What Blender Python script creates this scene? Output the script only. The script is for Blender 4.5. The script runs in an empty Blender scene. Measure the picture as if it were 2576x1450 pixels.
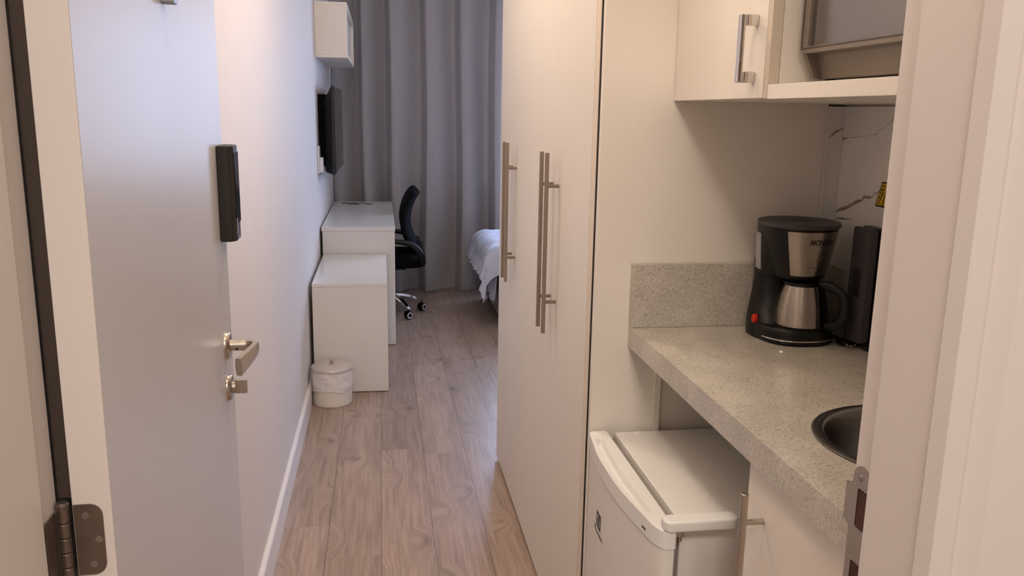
import bpy, bmesh, math, random
from mathutils import Vector, Matrix, noise
random.seed(7)
SC = bpy.context.scene
COL = SC.collection

# ------------------------------------------------------------------ camera
EYE = (0.0, 0.0, 1.45)
RIGHT = Vector((0.988241, -0.151882, 0.017641))
DOWN = Vector((-0.01411, -0.20547, -0.978562))
FWD = Vector((0.152251, 0.966806, -0.205197))
cam_data = bpy.data.cameras.new('camera')
cam_data.sensor_width = 36.0
cam_data.lens = 36.0 * 2105.0 / 2576.0
cam_data.clip_start = 0.02
cam = bpy.data.objects.new('camera', cam_data)
COL.objects.link(cam)
m4 = Matrix.Identity(4)
for i in range(3):
    m4[i][0] = RIGHT[i]; m4[i][1] = -DOWN[i]; m4[i][2] = -FWD[i]; m4[i][3] = EYE[i]
cam.matrix_world = m4
SC.camera = cam

# ------------------------------------------------------------------ light, world, exposure
SC.view_settings.view_transform = 'Standard'
SC.view_settings.look = 'None'
SC.view_settings.gamma = 1.0
SC.view_settings.use_curve_mapping = False
SC.view_settings.exposure = 0.0

WARM = (1.0, 0.83, 0.67)
world = bpy.data.worlds.new('world'); SC.world = world
world.use_nodes = True
bg = world.node_tree.nodes['Background']
bg.inputs[0].default_value = (0.60, 0.72, 1.0, 1)
bg.inputs[1].default_value = 2.8


def area_light(name, loc, target, sx, sy, power, color, shape='RECTANGLE', spread=180):
    L = bpy.data.lights.new(name, 'AREA')
    L.shape = shape; L.size = sx
    if shape in ('RECTANGLE', 'ELLIPSE'):
        L.size_y = sy
    L.energy = power; L.color = color; L.spread = math.radians(spread)
    o = bpy.data.objects.new(name, L); COL.objects.link(o)
    o.location = loc
    o.rotation_euler = (Vector(target) - Vector(loc)).to_track_quat('-Z', 'Y').to_euler()
    return o


CEIL = 2.70
LAMP_NEAR = (-0.04, 1.12); LAMP_FAR = (0.03, 2.45); ROOM_FILL = (0.95, 4.75)


def bulb(name, loc, power, color, radius=0.055):
    L = bpy.data.lights.new(name, 'POINT')
    L.energy = power; L.color = color; L.shadow_soft_size = radius
    o = bpy.data.objects.new(name, L); COL.objects.link(o); o.location = loc
    return o


bulb('entry_lamp_light', (LAMP_NEAR[0], LAMP_NEAR[1], CEIL - 0.11), 8.2, WARM)
bulb('passage_lamp_light', (LAMP_FAR[0], LAMP_FAR[1], CEIL - 0.11), 19, WARM)
bulb('bedroom_fill_light', (ROOM_FILL[0], ROOM_FILL[1], CEIL - 0.11), 7, WARM)  # unseen lamp, added to lift the dim far end with warm light
area_light('corridor_lamp_light', (0.10, -0.80, CEIL - 0.05), (0.10, -0.8, 0), 0.6, 0.6, 39, (1.0, 0.90, 0.81), 'RECTANGLE')
area_light('window_daylight', (1.86, 7.03, 1.62), (0.40, 3.1, 0.0), 1.75, 1.5, 29, (0.48, 0.63, 1.0), 'RECTANGLE', 110)


# ------------------------------------------------------------------ materials
def lin(c):
    c /= 255.0
    return c / 12.92 if c <= 0.04045 else ((c + 0.055) / 1.055) ** 2.4


def rgb(r, g, b):
    return (lin(r), lin(g), lin(b), 1.0)


def new_mat(name):
    m = bpy.data.materials.new(name); m.use_nodes = True
    nt = m.node_tree
    return m, nt, nt.nodes['Principled BSDF']


def node(nt, kind, **kw):
    n = nt.nodes.new(kind)
    for k, v in kw.items():
        setattr(n, k, v)
    return n


def mapping(nt, scale=(1, 1, 1), rot=(0, 0, 0), loc=(0, 0, 0)):
    tc = node(nt, 'ShaderNodeTexCoord'); mp = node(nt, 'ShaderNodeMapping')
    mp.inputs['Scale'].default_value = scale; mp.inputs['Rotation'].default_value = rot
    mp.inputs['Location'].default_value = loc
    nt.links.new(tc.outputs['Object'], mp.inputs[0])
    return mp


def ramp(nt, fac, stops):
    r = node(nt, 'ShaderNodeValToRGB')
    e = r.color_ramp.elements
    while len(e) < len(stops):
        e.new(0.5)
    for i, (p, c) in enumerate(stops):
        e[i].position = p; e[i].color = c
    nt.links.new(fac, r.inputs[0])
    return r


def mat(name, col, rough=0.5, metal=0.0, var=0.03, nscale=8, bump=0.0, bscale=200, spec=0.5, stretch=(1, 1, 1), coat=0.0):
    m, nt, p = new_mat(name)
    p.inputs['Roughness'].default_value = rough
    p.inputs['Metallic'].default_value = metal
    p.inputs['Specular IOR Level'].default_value = spec
    p.inputs['Coat Weight'].default_value = coat
    mp = mapping(nt, stretch)
    n = node(nt, 'ShaderNodeTexNoise'); n.inputs['Scale'].default_value = nscale; n.inputs['Detail'].default_value = 4
    nt.links.new(mp.outputs[0], n.inputs['Vector'])
    a = tuple(max(0, c * (1 - var)) for c in col[:3]) + (1,)
    b = tuple(min(1, c * (1 + var)) for c in col[:3]) + (1,)
    r = ramp(nt, n.outputs['Fac'], [(0.3, a), (0.7, b)])
    nt.links.new(r.outputs[0], p.inputs['Base Color'])
    if bump > 0:
        n2 = node(nt, 'ShaderNodeTexNoise'); n2.inputs['Scale'].default_value = bscale; n2.inputs['Detail'].default_value = 3
        nt.links.new(mp.outputs[0], n2.inputs['Vector'])
        bp = node(nt, 'ShaderNodeBump'); bp.inputs['Strength'].default_value = bump; bp.inputs['Distance'].default_value = 0.002
        nt.links.new(n2.outputs['Fac'], bp.inputs['Height'])
        nt.links.new(bp.outputs[0], p.inputs['Normal'])
    return m


M = {}
M['wall'] = mat('wall_paint', rgb(230, 223, 219), 0.6, bump=0.05, bscale=90, var=0.01)
M['ceiling'] = mat('ceiling_paint', rgb(246, 243, 238), 0.8, var=0.01)
M['frame'] = mat('frame_enamel', rgb(222, 214, 208), 0.38, var=0.015, nscale=3)
M['doorleaf'] = mat('door_lacquer', rgb(214, 212, 216), 0.33, var=0.012, nscale=2)
M['baseboard'] = mat('baseboard_enamel', rgb(236, 232, 230), 0.4, var=0.01)
M['laminate'] = mat('white_laminate', rgb(240, 233, 222), 0.42, var=0.008, nscale=3)
M['laminate_edge'] = mat('laminate_edging', rgb(212, 200, 182), 0.5, var=0.01)
M['laminate_strip'] = mat('cream_strip', rgb(232, 218, 198), 0.45, var=0.01)
M['desk_white'] = mat('desk_laminate', rgb(228, 224, 218), 0.2, var=0.01)
M['dark_gap'] = mat('painted_gap_shade', rgb(34, 26, 22), 0.8, var=0.1)
M['hinge_shade'] = mat('hinge_gap_shade', rgb(62, 50, 44), 0.75, var=0.06)
M['steel'] = mat('brushed_steel', rgb(176, 168, 158), 0.32, 1.0, var=0.06, nscale=30, stretch=(1, 1, 12))
M['nickel'] = mat('satin_nickel', rgb(190, 180, 168), 0.28, 1.0, var=0.05, nscale=20)
M['handle_bar'] = mat('handle_satin_metal', rgb(140, 124, 112), 0.5, 0.35, var=0.04, nscale=20)
M['chrome'] = mat('polished_chrome', rgb(215, 212, 208), 0.08, 1.0, var=0.02)
M['hinge_metal'] = mat('aged_hinge_metal', rgb(122, 108, 98), 0.42, 0.8, var=0.12, nscale=40)
M['screw'] = mat('hinge_screw_metal', rgb(150, 140, 130), 0.4, 0.8, var=0.08, nscale=60)
M['black_plastic'] = mat('black_plastic', rgb(14, 13, 12), 0.38, var=0.1, nscale=20, spec=0.35)
M['black_gloss'] = mat('gloss_black', rgb(14, 13, 14), 0.08, var=0.05)
M['black_matte'] = mat('matte_black', rgb(30, 27, 26), 0.6, var=0.1, bump=0.1, bscale=300)
M['black_mesh'] = mat('black_mesh_fabric', rgb(13, 12, 13), 0.9, var=0.2, nscale=200, bump=0.3, bscale=500, spec=0.15)
M['charcoal'] = mat('charcoal_plastic', rgb(64, 60, 62), 0.5, var=0.06, nscale=20)
M['fridge'] = mat('fridge_enamel', rgb(238, 234, 228), 0.32, var=0.01, bump=0.03, bscale=400)
M['fridge_trim'] = mat('fridge_plastic', rgb(242, 240, 236), 0.3, var=0.008)
M['gasket'] = mat('gasket_grey', rgb(140, 134, 128), 0.6, var=0.05)
M['ink'] = mat('dark_ink', rgb(40, 36, 34), 0.5)
M['ink_soft'] = mat('grey_ink', rgb(92, 82, 74), 0.5)
M['red'] = mat('red_switch_plastic', rgb(200, 40, 20), 0.35)
M['gauge'] = mat('water_gauge_plastic', rgb(160, 160, 164), 0.25)
M['liner'] = mat('bin_liner_film', rgb(236, 232, 230), 0.35, var=0.02, bump=0.2, bscale=40)
M['bin'] = mat('bin_enamel', rgb(232, 224, 214), 0.35, var=0.01)
M['lid'] = mat('bin_lid_metal', rgb(214, 206, 200), 0.35, 0.35, var=0.02)
M['tv_body'] = mat('tv_casing', rgb(17, 15, 14), 0.45, var=0.05)
M['tv_screen'] = mat('tv_screen_glass', rgb(12, 12, 14), 0.06)
M['white_plastic'] = mat('white_plastic', rgb(235, 233, 236), 0.35, var=0.01)
M['micro_body'] = mat('microwave_silver_paint', rgb(128, 116, 104), 0.42, 0.2, var=0.03)
M['micro_dark'] = mat('microwave_dark_edge', rgb(70, 62, 54), 0.4)
M['micro_glass'] = mat('microwave_mirror_glass', rgb(126, 124, 122), 0.16, 0.75, var=0.02)
M['tile_joint'] = mat('tile_trim', rgb(226, 220, 212), 0.4, var=0.01)
M['vein'] = mat('marble_vein', rgb(150, 138, 126), 0.3, var=0.2, nscale=60)
M['sticker_yellow'] = mat('sticker_yellow', rgb(214, 170, 30), 0.45, var=0.03)
M['sheet'] = mat('duvet_cotton', rgb(206, 208, 220), 0.85, var=0.02, bump=0.2, bscale=120)
M['mattress_base'] = mat('bed_base_fabric', rgb(150, 144, 138), 0.9, var=0.05, nscale=60, bump=0.2, bscale=400)
M['foot'] = mat('dark_bed_foot', rgb(40, 34, 30), 0.5)
M['paper'] = mat('leaflet_paper', rgb(214, 212, 216), 0.4, var=0.05)
M['paper_blue'] = mat('leaflet_print', rgb(70, 72, 96), 0.35, var=0.4, nscale=25)
M['sink_steel'] = mat('sink_steel', rgb(158, 156, 154), 0.24, 1.0, var=0.04, nscale=30)
M['wood_mortise'] = mat('mortise_wood', rgb(74, 46, 32), 0.7, var=0.2, nscale=30)
M['grey_hook'] = mat('grey_metal', rgb(150, 152, 160), 0.4, 0.4)
m, nt, p = new_mat('lamp_diffuser'); M['lamp_on'] = m
p.inputs['Base Color'].default_value = (0.9, 0.85, 0.75, 1)
p.inputs['Emission Color'].default_value = (1.0, 0.82, 0.62, 1); p.inputs['Emission Strength'].default_value = 3.0
M['wheel_ring'] = mat('wheel_ring_grey', rgb(205, 205, 208), 0.4)


nt = M['steel'].node_tree
p = nt.nodes['Principled BSDF']; p.inputs['Anisotropic'].default_value = 0.85; p.inputs['Anisotropic Rotation'].default_value = 0.25
tg = node(nt, 'ShaderNodeTangent', direction_type='RADIAL', axis='Z')
nt.links.new(tg.outputs[0], p.inputs['Tangent'])


def tile_material():
    m, nt, p = new_mat('polished_marble_tile')
    p.inputs['Roughness'].default_value = 0.14
    mp = mapping(nt)
    n = node(nt, 'ShaderNodeTexNoise'); n.inputs['Scale'].default_value = 3; n.inputs['Detail'].default_value = 8
    n.inputs['Distortion'].default_value = 0.6
    nt.links.new(mp.outputs[0], n.inputs['Vector'])
    r = ramp(nt, n.outputs['Fac'], [(0.35, rgb(228, 224, 220)), (0.65, rgb(240, 237, 233))])
    nt.links.new(r.outputs[0], p.inputs['Base Color'])
    return m


M['tile'] = tile_material()


def granite_material():
    m, nt, p = new_mat('beige_granite')
    mp = mapping(nt)
    n1 = node(nt, 'ShaderNodeTexNoise'); n1.inputs['Scale'].default_value = 210; n1.inputs['Detail'].default_value = 6; n1.inputs['Roughness'].default_value = 0.75
    n2 = node(nt, 'ShaderNodeTexNoise'); n2.inputs['Scale'].default_value = 14; n2.inputs['Detail'].default_value = 4
    v = node(nt, 'ShaderNodeTexVoronoi'); v.inputs['Scale'].default_value = 210
    for n in (n1, n2, v):
        nt.links.new(mp.outputs[0], n.inputs['Vector'])
    r1 = ramp(nt, n1.outputs['Fac'], [(0.30, rgb(134, 124, 111)), (0.42, rgb(194, 187, 175)), (0.58, rgb(213, 208, 198)), (0.72, rgb(232, 228, 221))])
    r2 = ramp(nt, n2.outputs['Fac'], [(0.35, (0.84, 0.83, 0.80, 1)), (0.65, (1.0, 0.99, 0.97, 1))])
    mx = node(nt, 'ShaderNodeMix', data_type='RGBA', blend_type='MULTIPLY'); mx.inputs['Factor'].default_value = 1
    nt.links.new(r1.outputs[0], mx.inputs['A']); nt.links.new(r2.outputs[0], mx.inputs['B'])
    r3 = ramp(nt, v.outputs['Color'], [(0.10, (1, 1, 1, 1)), (0.16, (0, 0, 0, 1))])
    mx2 = node(nt, 'ShaderNodeMix', data_type='RGBA', blend_type='MIX')
    mm = node(nt, 'ShaderNodeMath', operation='MULTIPLY'); mm.inputs[1].default_value = 0.28
    nt.links.new(r3.outputs[0], mm.inputs[0])
    nt.links.new(mm.outputs[0], mx2.inputs['Factor'])
    nt.links.new(mx.outputs['Result'], mx2.inputs['A']); mx2.inputs['B'].default_value = rgb(112, 98, 84)
    nt.links.new(mx2.outputs['Result'], p.inputs['Base Color'])
    p.inputs['Roughness'].default_value = 0.16
    return m


M['granite'] = granite_material()


def floor_material():
    m, nt, p = new_mat('grey_oak_laminate')
    # planks run along y; the brick texture's rows run along its own x, so swap the axes
    tc = node(nt, 'ShaderNodeTexCoord')
    sep = node(nt, 'ShaderNodeSeparateXYZ'); nt.links.new(tc.outputs['Object'], sep.inputs[0])

    def math_(op, a, b=None, c=None):
        n = node(nt, 'ShaderNodeMath', operation=op)
        for i, v in enumerate((a, b, c)):
            if v is None:
                continue
            if isinstance(v, (int, float)):
                n.inputs[i].default_value = v
            else:
                nt.links.new(v, n.inputs[i])
        return n.outputs[0]
    X, Y = sep.outputs['X'], sep.outputs['Y']
    PW, PL = 0.1815, 1.29
    u = math_('DIVIDE', math_('ADD', X, 0.200 + 20 * PW), PW)
    row = math_('FLOOR', u)
    fu = math_('FRACT', u)
    wn = node(nt, 'ShaderNodeTexWhiteNoise', noise_dimensions='1D')
    nt.links.new(row, wn.inputs['W'])
    v = math_('DIVIDE', math_('ADD', Y, math_('MULTIPLY', wn.outputs['Value'], PL)), PL)
    cell = math_('FLOOR', v)
    fv = math_('FRACT', v)
    wn2 = node(nt, 'ShaderNodeTexWhiteNoise', noise_dimensions='2D')
    cv = node(nt, 'ShaderNodeCombineXYZ'); nt.links.new(row, cv.inputs[0]); nt.links.new(cell, cv.inputs[1])
    nt.links.new(cv.outputs[0], wn2.inputs['Vector'])
    pid = wn2.outputs['Value']
    # seams
    du = math_('MULTIPLY', math_('MINIMUM', fu, math_('SUBTRACT', 1.0, fu)), PW)
    dv = math_('MULTIPLY', math_('MINIMUM', fv, math_('SUBTRACT', 1.0, fv)), PL)
    seam_u = math_('LESS_THAN', du, 0.0012)
    seam_v = math_('MULTIPLY', math_('LESS_THAN', dv, 0.0007), 0.3)
    seam = math_('MAXIMUM', seam_u, seam_v)
    # grain coordinates shifted per plank
    off = math_('MULTIPLY', pid, 37.0)
    gv = node(nt, 'ShaderNodeCombineXYZ')
    nt.links.new(math_('ADD', X, off), gv.inputs[0]); nt.links.new(math_('ADD', Y, off), gv.inputs[1]); nt.links.new(off, gv.inputs[2])
    mp1 = node(nt, 'ShaderNodeMapping'); mp1.inputs['Scale'].default_value = (1.0, 0.055, 1.0)
    nt.links.new(gv.outputs[0], mp1.inputs[0])
    # knots
    vo = node(nt, 'ShaderNodeTexVoronoi', voronoi_dimensions='2D'); vo.inputs['Scale'].default_value = 5.0
    mp2 = node(nt, 'ShaderNodeMapping'); mp2.inputs['Scale'].default_value = (1.0, 0.55, 1.0)
    nt.links.new(gv.outputs[0], mp2.inputs[0]); nt.links.new(mp2.outputs[0], vo.inputs['Vector'])
    knot = math_('SMOOTH_MIN', math_('DIVIDE', vo.outputs['Distance'], 0.30), 1.0, 0.2)
    # grain lines, bent round the knots
    w = node(nt, 'ShaderNodeTexNoise'); w.inputs['Scale'].default_value = 75; w.inputs['Detail'].default_value = 5; w.inputs['Distortion'].default_value = 0.25
    warp = node(nt, 'ShaderNodeVectorMath', operation='ADD')
    wv = node(nt, 'ShaderNodeCombineXYZ'); nt.links.new(math_('MULTIPLY', knot, 0.07), wv.inputs[0])
    nt.links.new(mp1.outputs[0], warp.inputs[0]); nt.links.new(wv.outputs[0], warp.inputs[1])
    nt.links.new(warp.outputs[0], w.inputs['Vector'])
    b = node(nt, 'ShaderNodeTexNoise'); b.inputs['Scale'].default_value = 11; b.inputs['Detail'].default_value = 3; b.inputs['Distortion'].default_value = 0.5
    nt.links.new(warp.outputs[0], b.inputs['Vector'])
    g = ramp(nt, w.outputs['Fac'], [(0.30, rgb(150, 129, 113)), (0.5, rgb(168, 147, 131)), (0.72, rgb(180, 160, 145))])
    t = ramp(nt, b.outputs['Fac'], [(0.30, (0.80, 0.78, 0.77, 1)), (0.52, (0.98, 0.97, 0.97, 1)), (0.75, (1.06, 1.06, 1.06, 1))])
    mx = node(nt, 'ShaderNodeMix', data_type='RGBA', blend_type='MULTIPLY'); mx.inputs['Factor'].default_value = 1
    nt.links.new(g.outputs[0], mx.inputs['A']); nt.links.new(t.outputs[0], mx.inputs['B'])
    pv = ramp(nt, pid, [(0.0, (0.86, 0.85, 0.85, 1)), (1.0, (1.08, 1.07, 1.06, 1))])
    mx2 = node(nt, 'ShaderNodeMix', data_type='RGBA', blend_type='MULTIPLY'); mx2.inputs['Factor'].default_value = 1
    nt.links.new(mx.outputs['Result'], mx2.inputs['A']); nt.links.new(pv.outputs[0], mx2.inputs['B'])
    kc = ramp(nt, vo.outputs['Distance'], [(0.015, (0.45, 0.42, 0.41, 1)), (0.06, (0.80, 0.78, 0.77, 1)), (0.16, (1, 1, 1, 1))])
    mx3 = node(nt, 'ShaderNodeMix', data_type='RGBA', blend_type='MULTIPLY'); mx3.inputs['Factor'].default_value = 0.9
    sp3 = node(nt, 'ShaderNodeSeparateColor'); nt.links.new(vo.outputs['Color'], sp3.inputs[0])
    nt.links.new(math_('MULTIPLY', math_('GREATER_THAN', sp3.outputs[0], 0.55), 0.9), mx3.inputs['Factor'])
    nt.links.new(mx2.outputs['Result'], mx3.inputs['A']); nt.links.new(kc.outputs[0], mx3.inputs['B'])
    mx4 = node(nt, 'ShaderNodeMix', data_type='RGBA', blend_type='MIX')
    nt.links.new(math_('MULTIPLY', seam, 0.75), mx4.inputs['Factor'])
    nt.links.new(mx3.outputs['Result'], mx4.inputs['A']); mx4.inputs['B'].default_value = rgb(70, 58, 50)
    nt.links.new(mx4.outputs['Result'], p.inputs['Base Color'])
    rr = ramp(nt, w.outputs['Fac'], [(0.3, (0.42, 0.42, 0.42, 1)), (0.7, (0.31, 0.31, 0.31, 1))])
    nt.links.new(rr.outputs[0], p.inputs['Roughness'])
    bp = node(nt, 'ShaderNodeBump'); bp.inputs['Strength'].default_value = 0.12; bp.inputs['Distance'].default_value = 0.001
    nt.links.new(w.outputs['Fac'], bp.inputs['Height']); nt.links.new(bp.outputs[0], p.inputs['Normal'])
    return m


M['floor'] = floor_material()


def curtain_material():
    m, nt, p = new_mat('grey_curtain_cloth')
    mp = mapping(nt, (1, 1, 0.4))
    n = node(nt, 'ShaderNodeTexNoise'); n.inputs['Scale'].default_value = 260; n.inputs['Detail'].default_value = 2
    nt.links.new(mp.outputs[0], n.inputs['Vector'])
    r = ramp(nt, n.outputs['Fac'], [(0.3, rgb(183, 177, 175)), (0.7, rgb(190, 184, 182))])
    nt.links.new(r.outputs[0], p.inputs['Base Color'])
    p.inputs['Roughness'].default_value = 0.75
    p.inputs['Sheen Weight'].default_value = 0.2
    tr = node(nt, 'ShaderNodeBsdfTranslucent')
    nt.links.new(r.outputs[0], tr.inputs['Color'])
    mx = node(nt, 'ShaderNodeMixShader'); mx.inputs[0].default_value = 0.24
    out = nt.nodes['Material Output']
    nt.links.new(p.outputs[0], mx.inputs[1]); nt.links.new(tr.outputs[0], mx.inputs[2])
    nt.links.new(mx.outputs[0], out.inputs[0])
    bp = node(nt, 'ShaderNodeBump'); bp.inputs['Strength'].default_value = 0.1; bp.inputs['Distance'].default_value = 0.001
    nt.links.new(n.outputs['Fac'], bp.inputs['Height']); nt.links.new(bp.outputs[0], p.inputs['Normal'])
    return m


M['curtain'] = curtain_material()

# ------------------------------------------------------------------ mesh helpers
OFF = {}


def box(bm, x0, x1, y0, y1, z0, z1, bevel=0.0, seg=2, mi=0):
    b = bmesh.new()
    bmesh.ops.create_cube(b, size=1.0)
    for v in b.verts:
        v.co = Vector((x0 + (v.co.x + .5) * (x1 - x0), y0 + (v.co.y + .5) * (y1 - y0), z0 + (v.co.z + .5) * (z1 - z0)))
    if bevel > 0:
        bmesh.ops.bevel(b, geom=b.edges[:], offset=bevel, segments=seg, profile=0.5, affect='EDGES')
    merge(bm, b, mi)


def merge(bm, b, mi=None, mtx=None):
    if mtx is not None:
        bmesh.ops.transform(b, matrix=mtx, verts=b.verts)
    vm = {}
    for v in b.verts:
        vm[v] = bm.verts.new(v.co)
    for f in b.faces:
        try:
            nf = bm.faces.new([vm[v] for v in f.verts])
            nf.material_index = f.material_index if mi is None else mi
        except ValueError:
            pass
    b.free()


def lathe(bm, prof, center=(0, 0, 0), seg=48, axis='z', mi=0, sx=1.0, sy=1.0, a0=0.0, a1=2 * math.pi, mtx=None):
    """prof: list of (radius, height)."""
    b = bmesh.new()
    full = abs(a1 - a0 - 2 * math.pi) < 1e-6
    n = seg if full else seg + 1
    rings = []
    for r, h in prof:
        if r < 1e-7:
            rings.append([b.verts.new((0, 0, h))])
        else:
            rings.append([b.verts.new((r * sx * math.cos(a0 + (a1 - a0) * i / seg), r * sy * math.sin(a0 + (a1 - a0) * i / seg), h)) for i in range(n)])
    for A, B in zip(rings, rings[1:]):
        for i in range(seg):
            j = (i + 1) % n if full else i + 1
            if len(A) == 1 and len(B) == 1:
                continue
            if len(A) == 1:
                b.faces.new((A[0], B[j], B[i]))
            elif len(B) == 1:
                b.faces.new((A[i], A[j], B[0]))
            else:
                b.faces.new((A[i], A[j], B[j], B[i]))
    R = Matrix.Identity(4)
    if axis == 'x':
        R = Matrix.Rotation(math.pi / 2, 4, 'Y')
    elif axis == '-x':
        R = Matrix.Rotation(-math.pi / 2, 4, 'Y')
    elif axis == 'y':
        R = Matrix.Rotation(-math.pi / 2, 4, 'X')
    elif axis == '-y':
        R = Matrix.Rotation(math.pi / 2, 4, 'X')
    if mtx is not None:
        R = mtx @ R
    merge(bm, b, mi, Matrix.Translation(center) @ R)


def cyl(bm, p0, p1, r, seg=20, bev=0.0, mi=0):
    p0, p1 = Vector(p0), Vector(p1)
    L = (p1 - p0).length
    prof = [(0, 0), (r - bev, 0)] + ([(r, bev), (r, L - bev)] if bev > 0 else [(r, L)]) + [(r - bev, L), (0, L)]
    if bev == 0:
        prof = [(0, 0), (r, 0), (r, L), (0, L)]
    q = (p1 - p0).to_track_quat('Z', 'Y').to_matrix().to_4x4()
    lathe(bm, prof, p0, seg, 'z', mi, mtx=q)


def smooth_path(pts, n=6):
    pts = [Vector(p) for p in pts]
    out = []
    for i in range(len(pts) - 1):
        p0 = pts[max(i - 1, 0)]; p1 = pts[i]; p2 = pts[i + 1]; p3 = pts[min(i + 2, len(pts) - 1)]
        for k in range(n):
            t = k / n
            out.append(0.5 * ((2 * p1) + (p2 - p0) * t + (2 * p0 - 5 * p1 + 4 * p2 - p3) * t * t + (3 * p1 - p0 - 3 * p2 + p3) * t ** 3))
    out.append(pts[-1])
    return out


def sweep(bm, pts, section, mi=0, up=(0, 0, 1), scales=None, cap=True):
    """section: list of (u, v) offsets; u is sideways, v is along the up direction."""
    pts = [Vector(p) for p in pts]
    up = Vector(up)
    rings = []
    for i, p in enumerate(pts):
        t = (pts[min(i + 1, len(pts) - 1)] - pts[max(i - 1, 0)]).normalized()
        s = t.cross(up)
        if s.length < 1e-5:
            s = t.cross(Vector((1, 0, 0)))
        s.normalize(); w = s.cross(t).normalized()
        k = scales[i] if scales else 1.0
        ku, kv = k if isinstance(k, tuple) else (k, k)
        rings.append([bm.verts.new(p + s * u * ku + w * v * kv) for u, v in section])
    n = len(section)
    for A, B in zip(rings, rings[1:]):
        for i in range(n):
            f = bm.faces.new((A[i], A[(i + 1) % n], B[(i + 1) % n], B[i])); f.material_index = mi
    if cap:
        for R in (rings[0][::-1], rings[-1]):
            f = bm.faces.new(R); f.material_index = mi


def circle(r, n=12, ry=None):
    ry = r if ry is None else ry
    return [(r * math.cos(2 * math.pi * i / n), ry * math.sin(2 * math.pi * i / n)) for i in range(n)]


def tube(bm, pts, r, n=12, mi=0, smooth=6, scales=None):
    P = smooth_path(pts, smooth) if smooth else pts
    sc = None
    if scales:
        sc = []
        for i in range(len(P)):
            f = i / (len(P) - 1) * (len(scales) - 1); k = min(int(f), len(scales) - 2)
            sc.append(scales[k] + (scales[k + 1] - scales[k]) * (f - k))
    sweep(bm, P, circle(r, n), mi, scales=sc)


def prism(bm, poly, axis, a0, a1, bevel=0.0, seg=2, mi=0):
    """Extrude a 2-D outline. axis 'z': poly is (x,y); 'y': (x,z); 'x': (y,z)."""
    b = bmesh.new()

    def P(p, a):
        if axis == 'z':
            return (p[0], p[1], a)
        if axis == 'y':
            return (p[0], a, p[1])
        return (a, p[0], p[1])
    A = [b.verts.new(P(p, a0)) for p in poly]; B = [b.verts.new(P(p, a1)) for p in poly]
    n = len(poly)
    b.faces.new(A[::-1]); b.faces.new(B)
    for i in range(n):
        b.faces.new((A[i], A[(i + 1) % n], B[(i + 1) % n], B[i]))
    bmesh.ops.recalc_face_normals(b, faces=b.faces)
    if bevel > 0:
        bmesh.ops.bevel(b, geom=b.edges[:], offset=bevel, segments=seg, profile=0.5, affect='EDGES')
    merge(bm, b, mi)


def loft(bm, sections, mi=0, cap=True):
    """sections: lists of points with equal counts."""
    rings = [[bm.verts.new(p) for p in s] for s in sections]
    n = len(rings[0])
    for A, B in zip(rings, rings[1:]):
        for i in range(n):
            f = bm.faces.new((A[i], A[(i + 1) % n], B[(i + 1) % n], B[i])); f.material_index = mi
    if cap:
        for R in (rings[0][::-1], rings[-1]):
            f = bm.faces.new(R); f.material_index = mi


def superellipse(cx, cy, rx, ry, z, n=40, e=2.0):
    out = []
    for i in range(n):
        a = 2 * math.pi * i / n
        c, s = math.cos(a), math.sin(a)
        out.append((cx + rx * math.copysign(abs(c) ** (2 / e), c), cy + ry * math.copysign(abs(s) ** (2 / e), s), z))
    return out


def round_rect(x0, x1, y0, y1, r, n=5):
    pts = []
    for cx, cy, a in ((x1 - r, y1 - r, 0), (x0 + r, y1 - r, 90), (x0 + r, y0 + r, 180), (x1 - r, y0 + r, 270)):
        for i in range(n + 1):
            t = math.radians(a + 90 * i / n)
            pts.append((cx + r * math.cos(t), cy + r * math.sin(t)))
    return pts


def plate_with_holes(bm, outer, holes, axis, a0, a1, mi=0):
    """A flat plate of thickness a0..a1 with through holes; outlines are 2-D as for prism()."""
    b = bmesh.new()

    def P(p, a):
        if axis == 'z':
            return (p[0], p[1], a)
        if axis == 'y':
            return (p[0], a, p[1])
        return (a, p[0], p[1])
    for a in (a0, a1):
        es = []
        for loop in [outer] + holes:
            vs = [b.verts.new(P(p, a)) for p in loop]
            es += [b.edges.new((vs[i], vs[(i + 1) % len(vs)])) for i in range(len(vs))]
        bmesh.ops.triangle_fill(b, use_beauty=True, use_dissolve=False, edges=es)
    for loop in [outer] + holes:
        A = [b.verts.new(P(p, a0)) for p in loop]; B = [b.verts.new(P(p, a1)) for p in loop]
        n = len(loop)
        for i in range(n):
            b.faces.new((A[i], A[(i + 1) % n], B[(i + 1) % n], B[i]))
    bmesh.ops.remove_doubles(b, verts=b.verts, dist=1e-6)
    bmesh.ops.recalc_face_normals(b, faces=b.faces)
    merge(bm, b, mi)


def obj(name, bm, mats, parent=None, smooth=40, label=None, recalc=True):
    me = bpy.data.meshes.new(name)
    if recalc:
        bmesh.ops.recalc_face_normals(bm, faces=bm.faces)
    off = OFF.get(parent.name, Vector((0, 0, 0))) if parent else Vector((0, 0, 0))
    bmesh.ops.translate(bm, vec=-off, verts=bm.verts)
    bm.to_mesh(me); bm.free()
    if not isinstance(mats, (list, tuple)):
        mats = [mats]
    for k in mats:
        me.materials.append(M[k] if isinstance(k, str) else k)
    if smooth:
        for p_ in me.polygons:
            p_.use_smooth = True
        me.set_sharp_from_angle(angle=math.radians(smooth))
    o = bpy.data.objects.new(name, me); COL.objects.link(o)
    if smooth and smooth < 100:
        wn_ = o.modifiers.new('weighted_normals', 'WEIGHTED_NORMAL'); wn_.keep_sharp = True; wn_.weight = 100
    if parent:
        o.parent = parent
    OFF[o.name] = off
    if label:
        o['label'] = label
    return o


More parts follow.
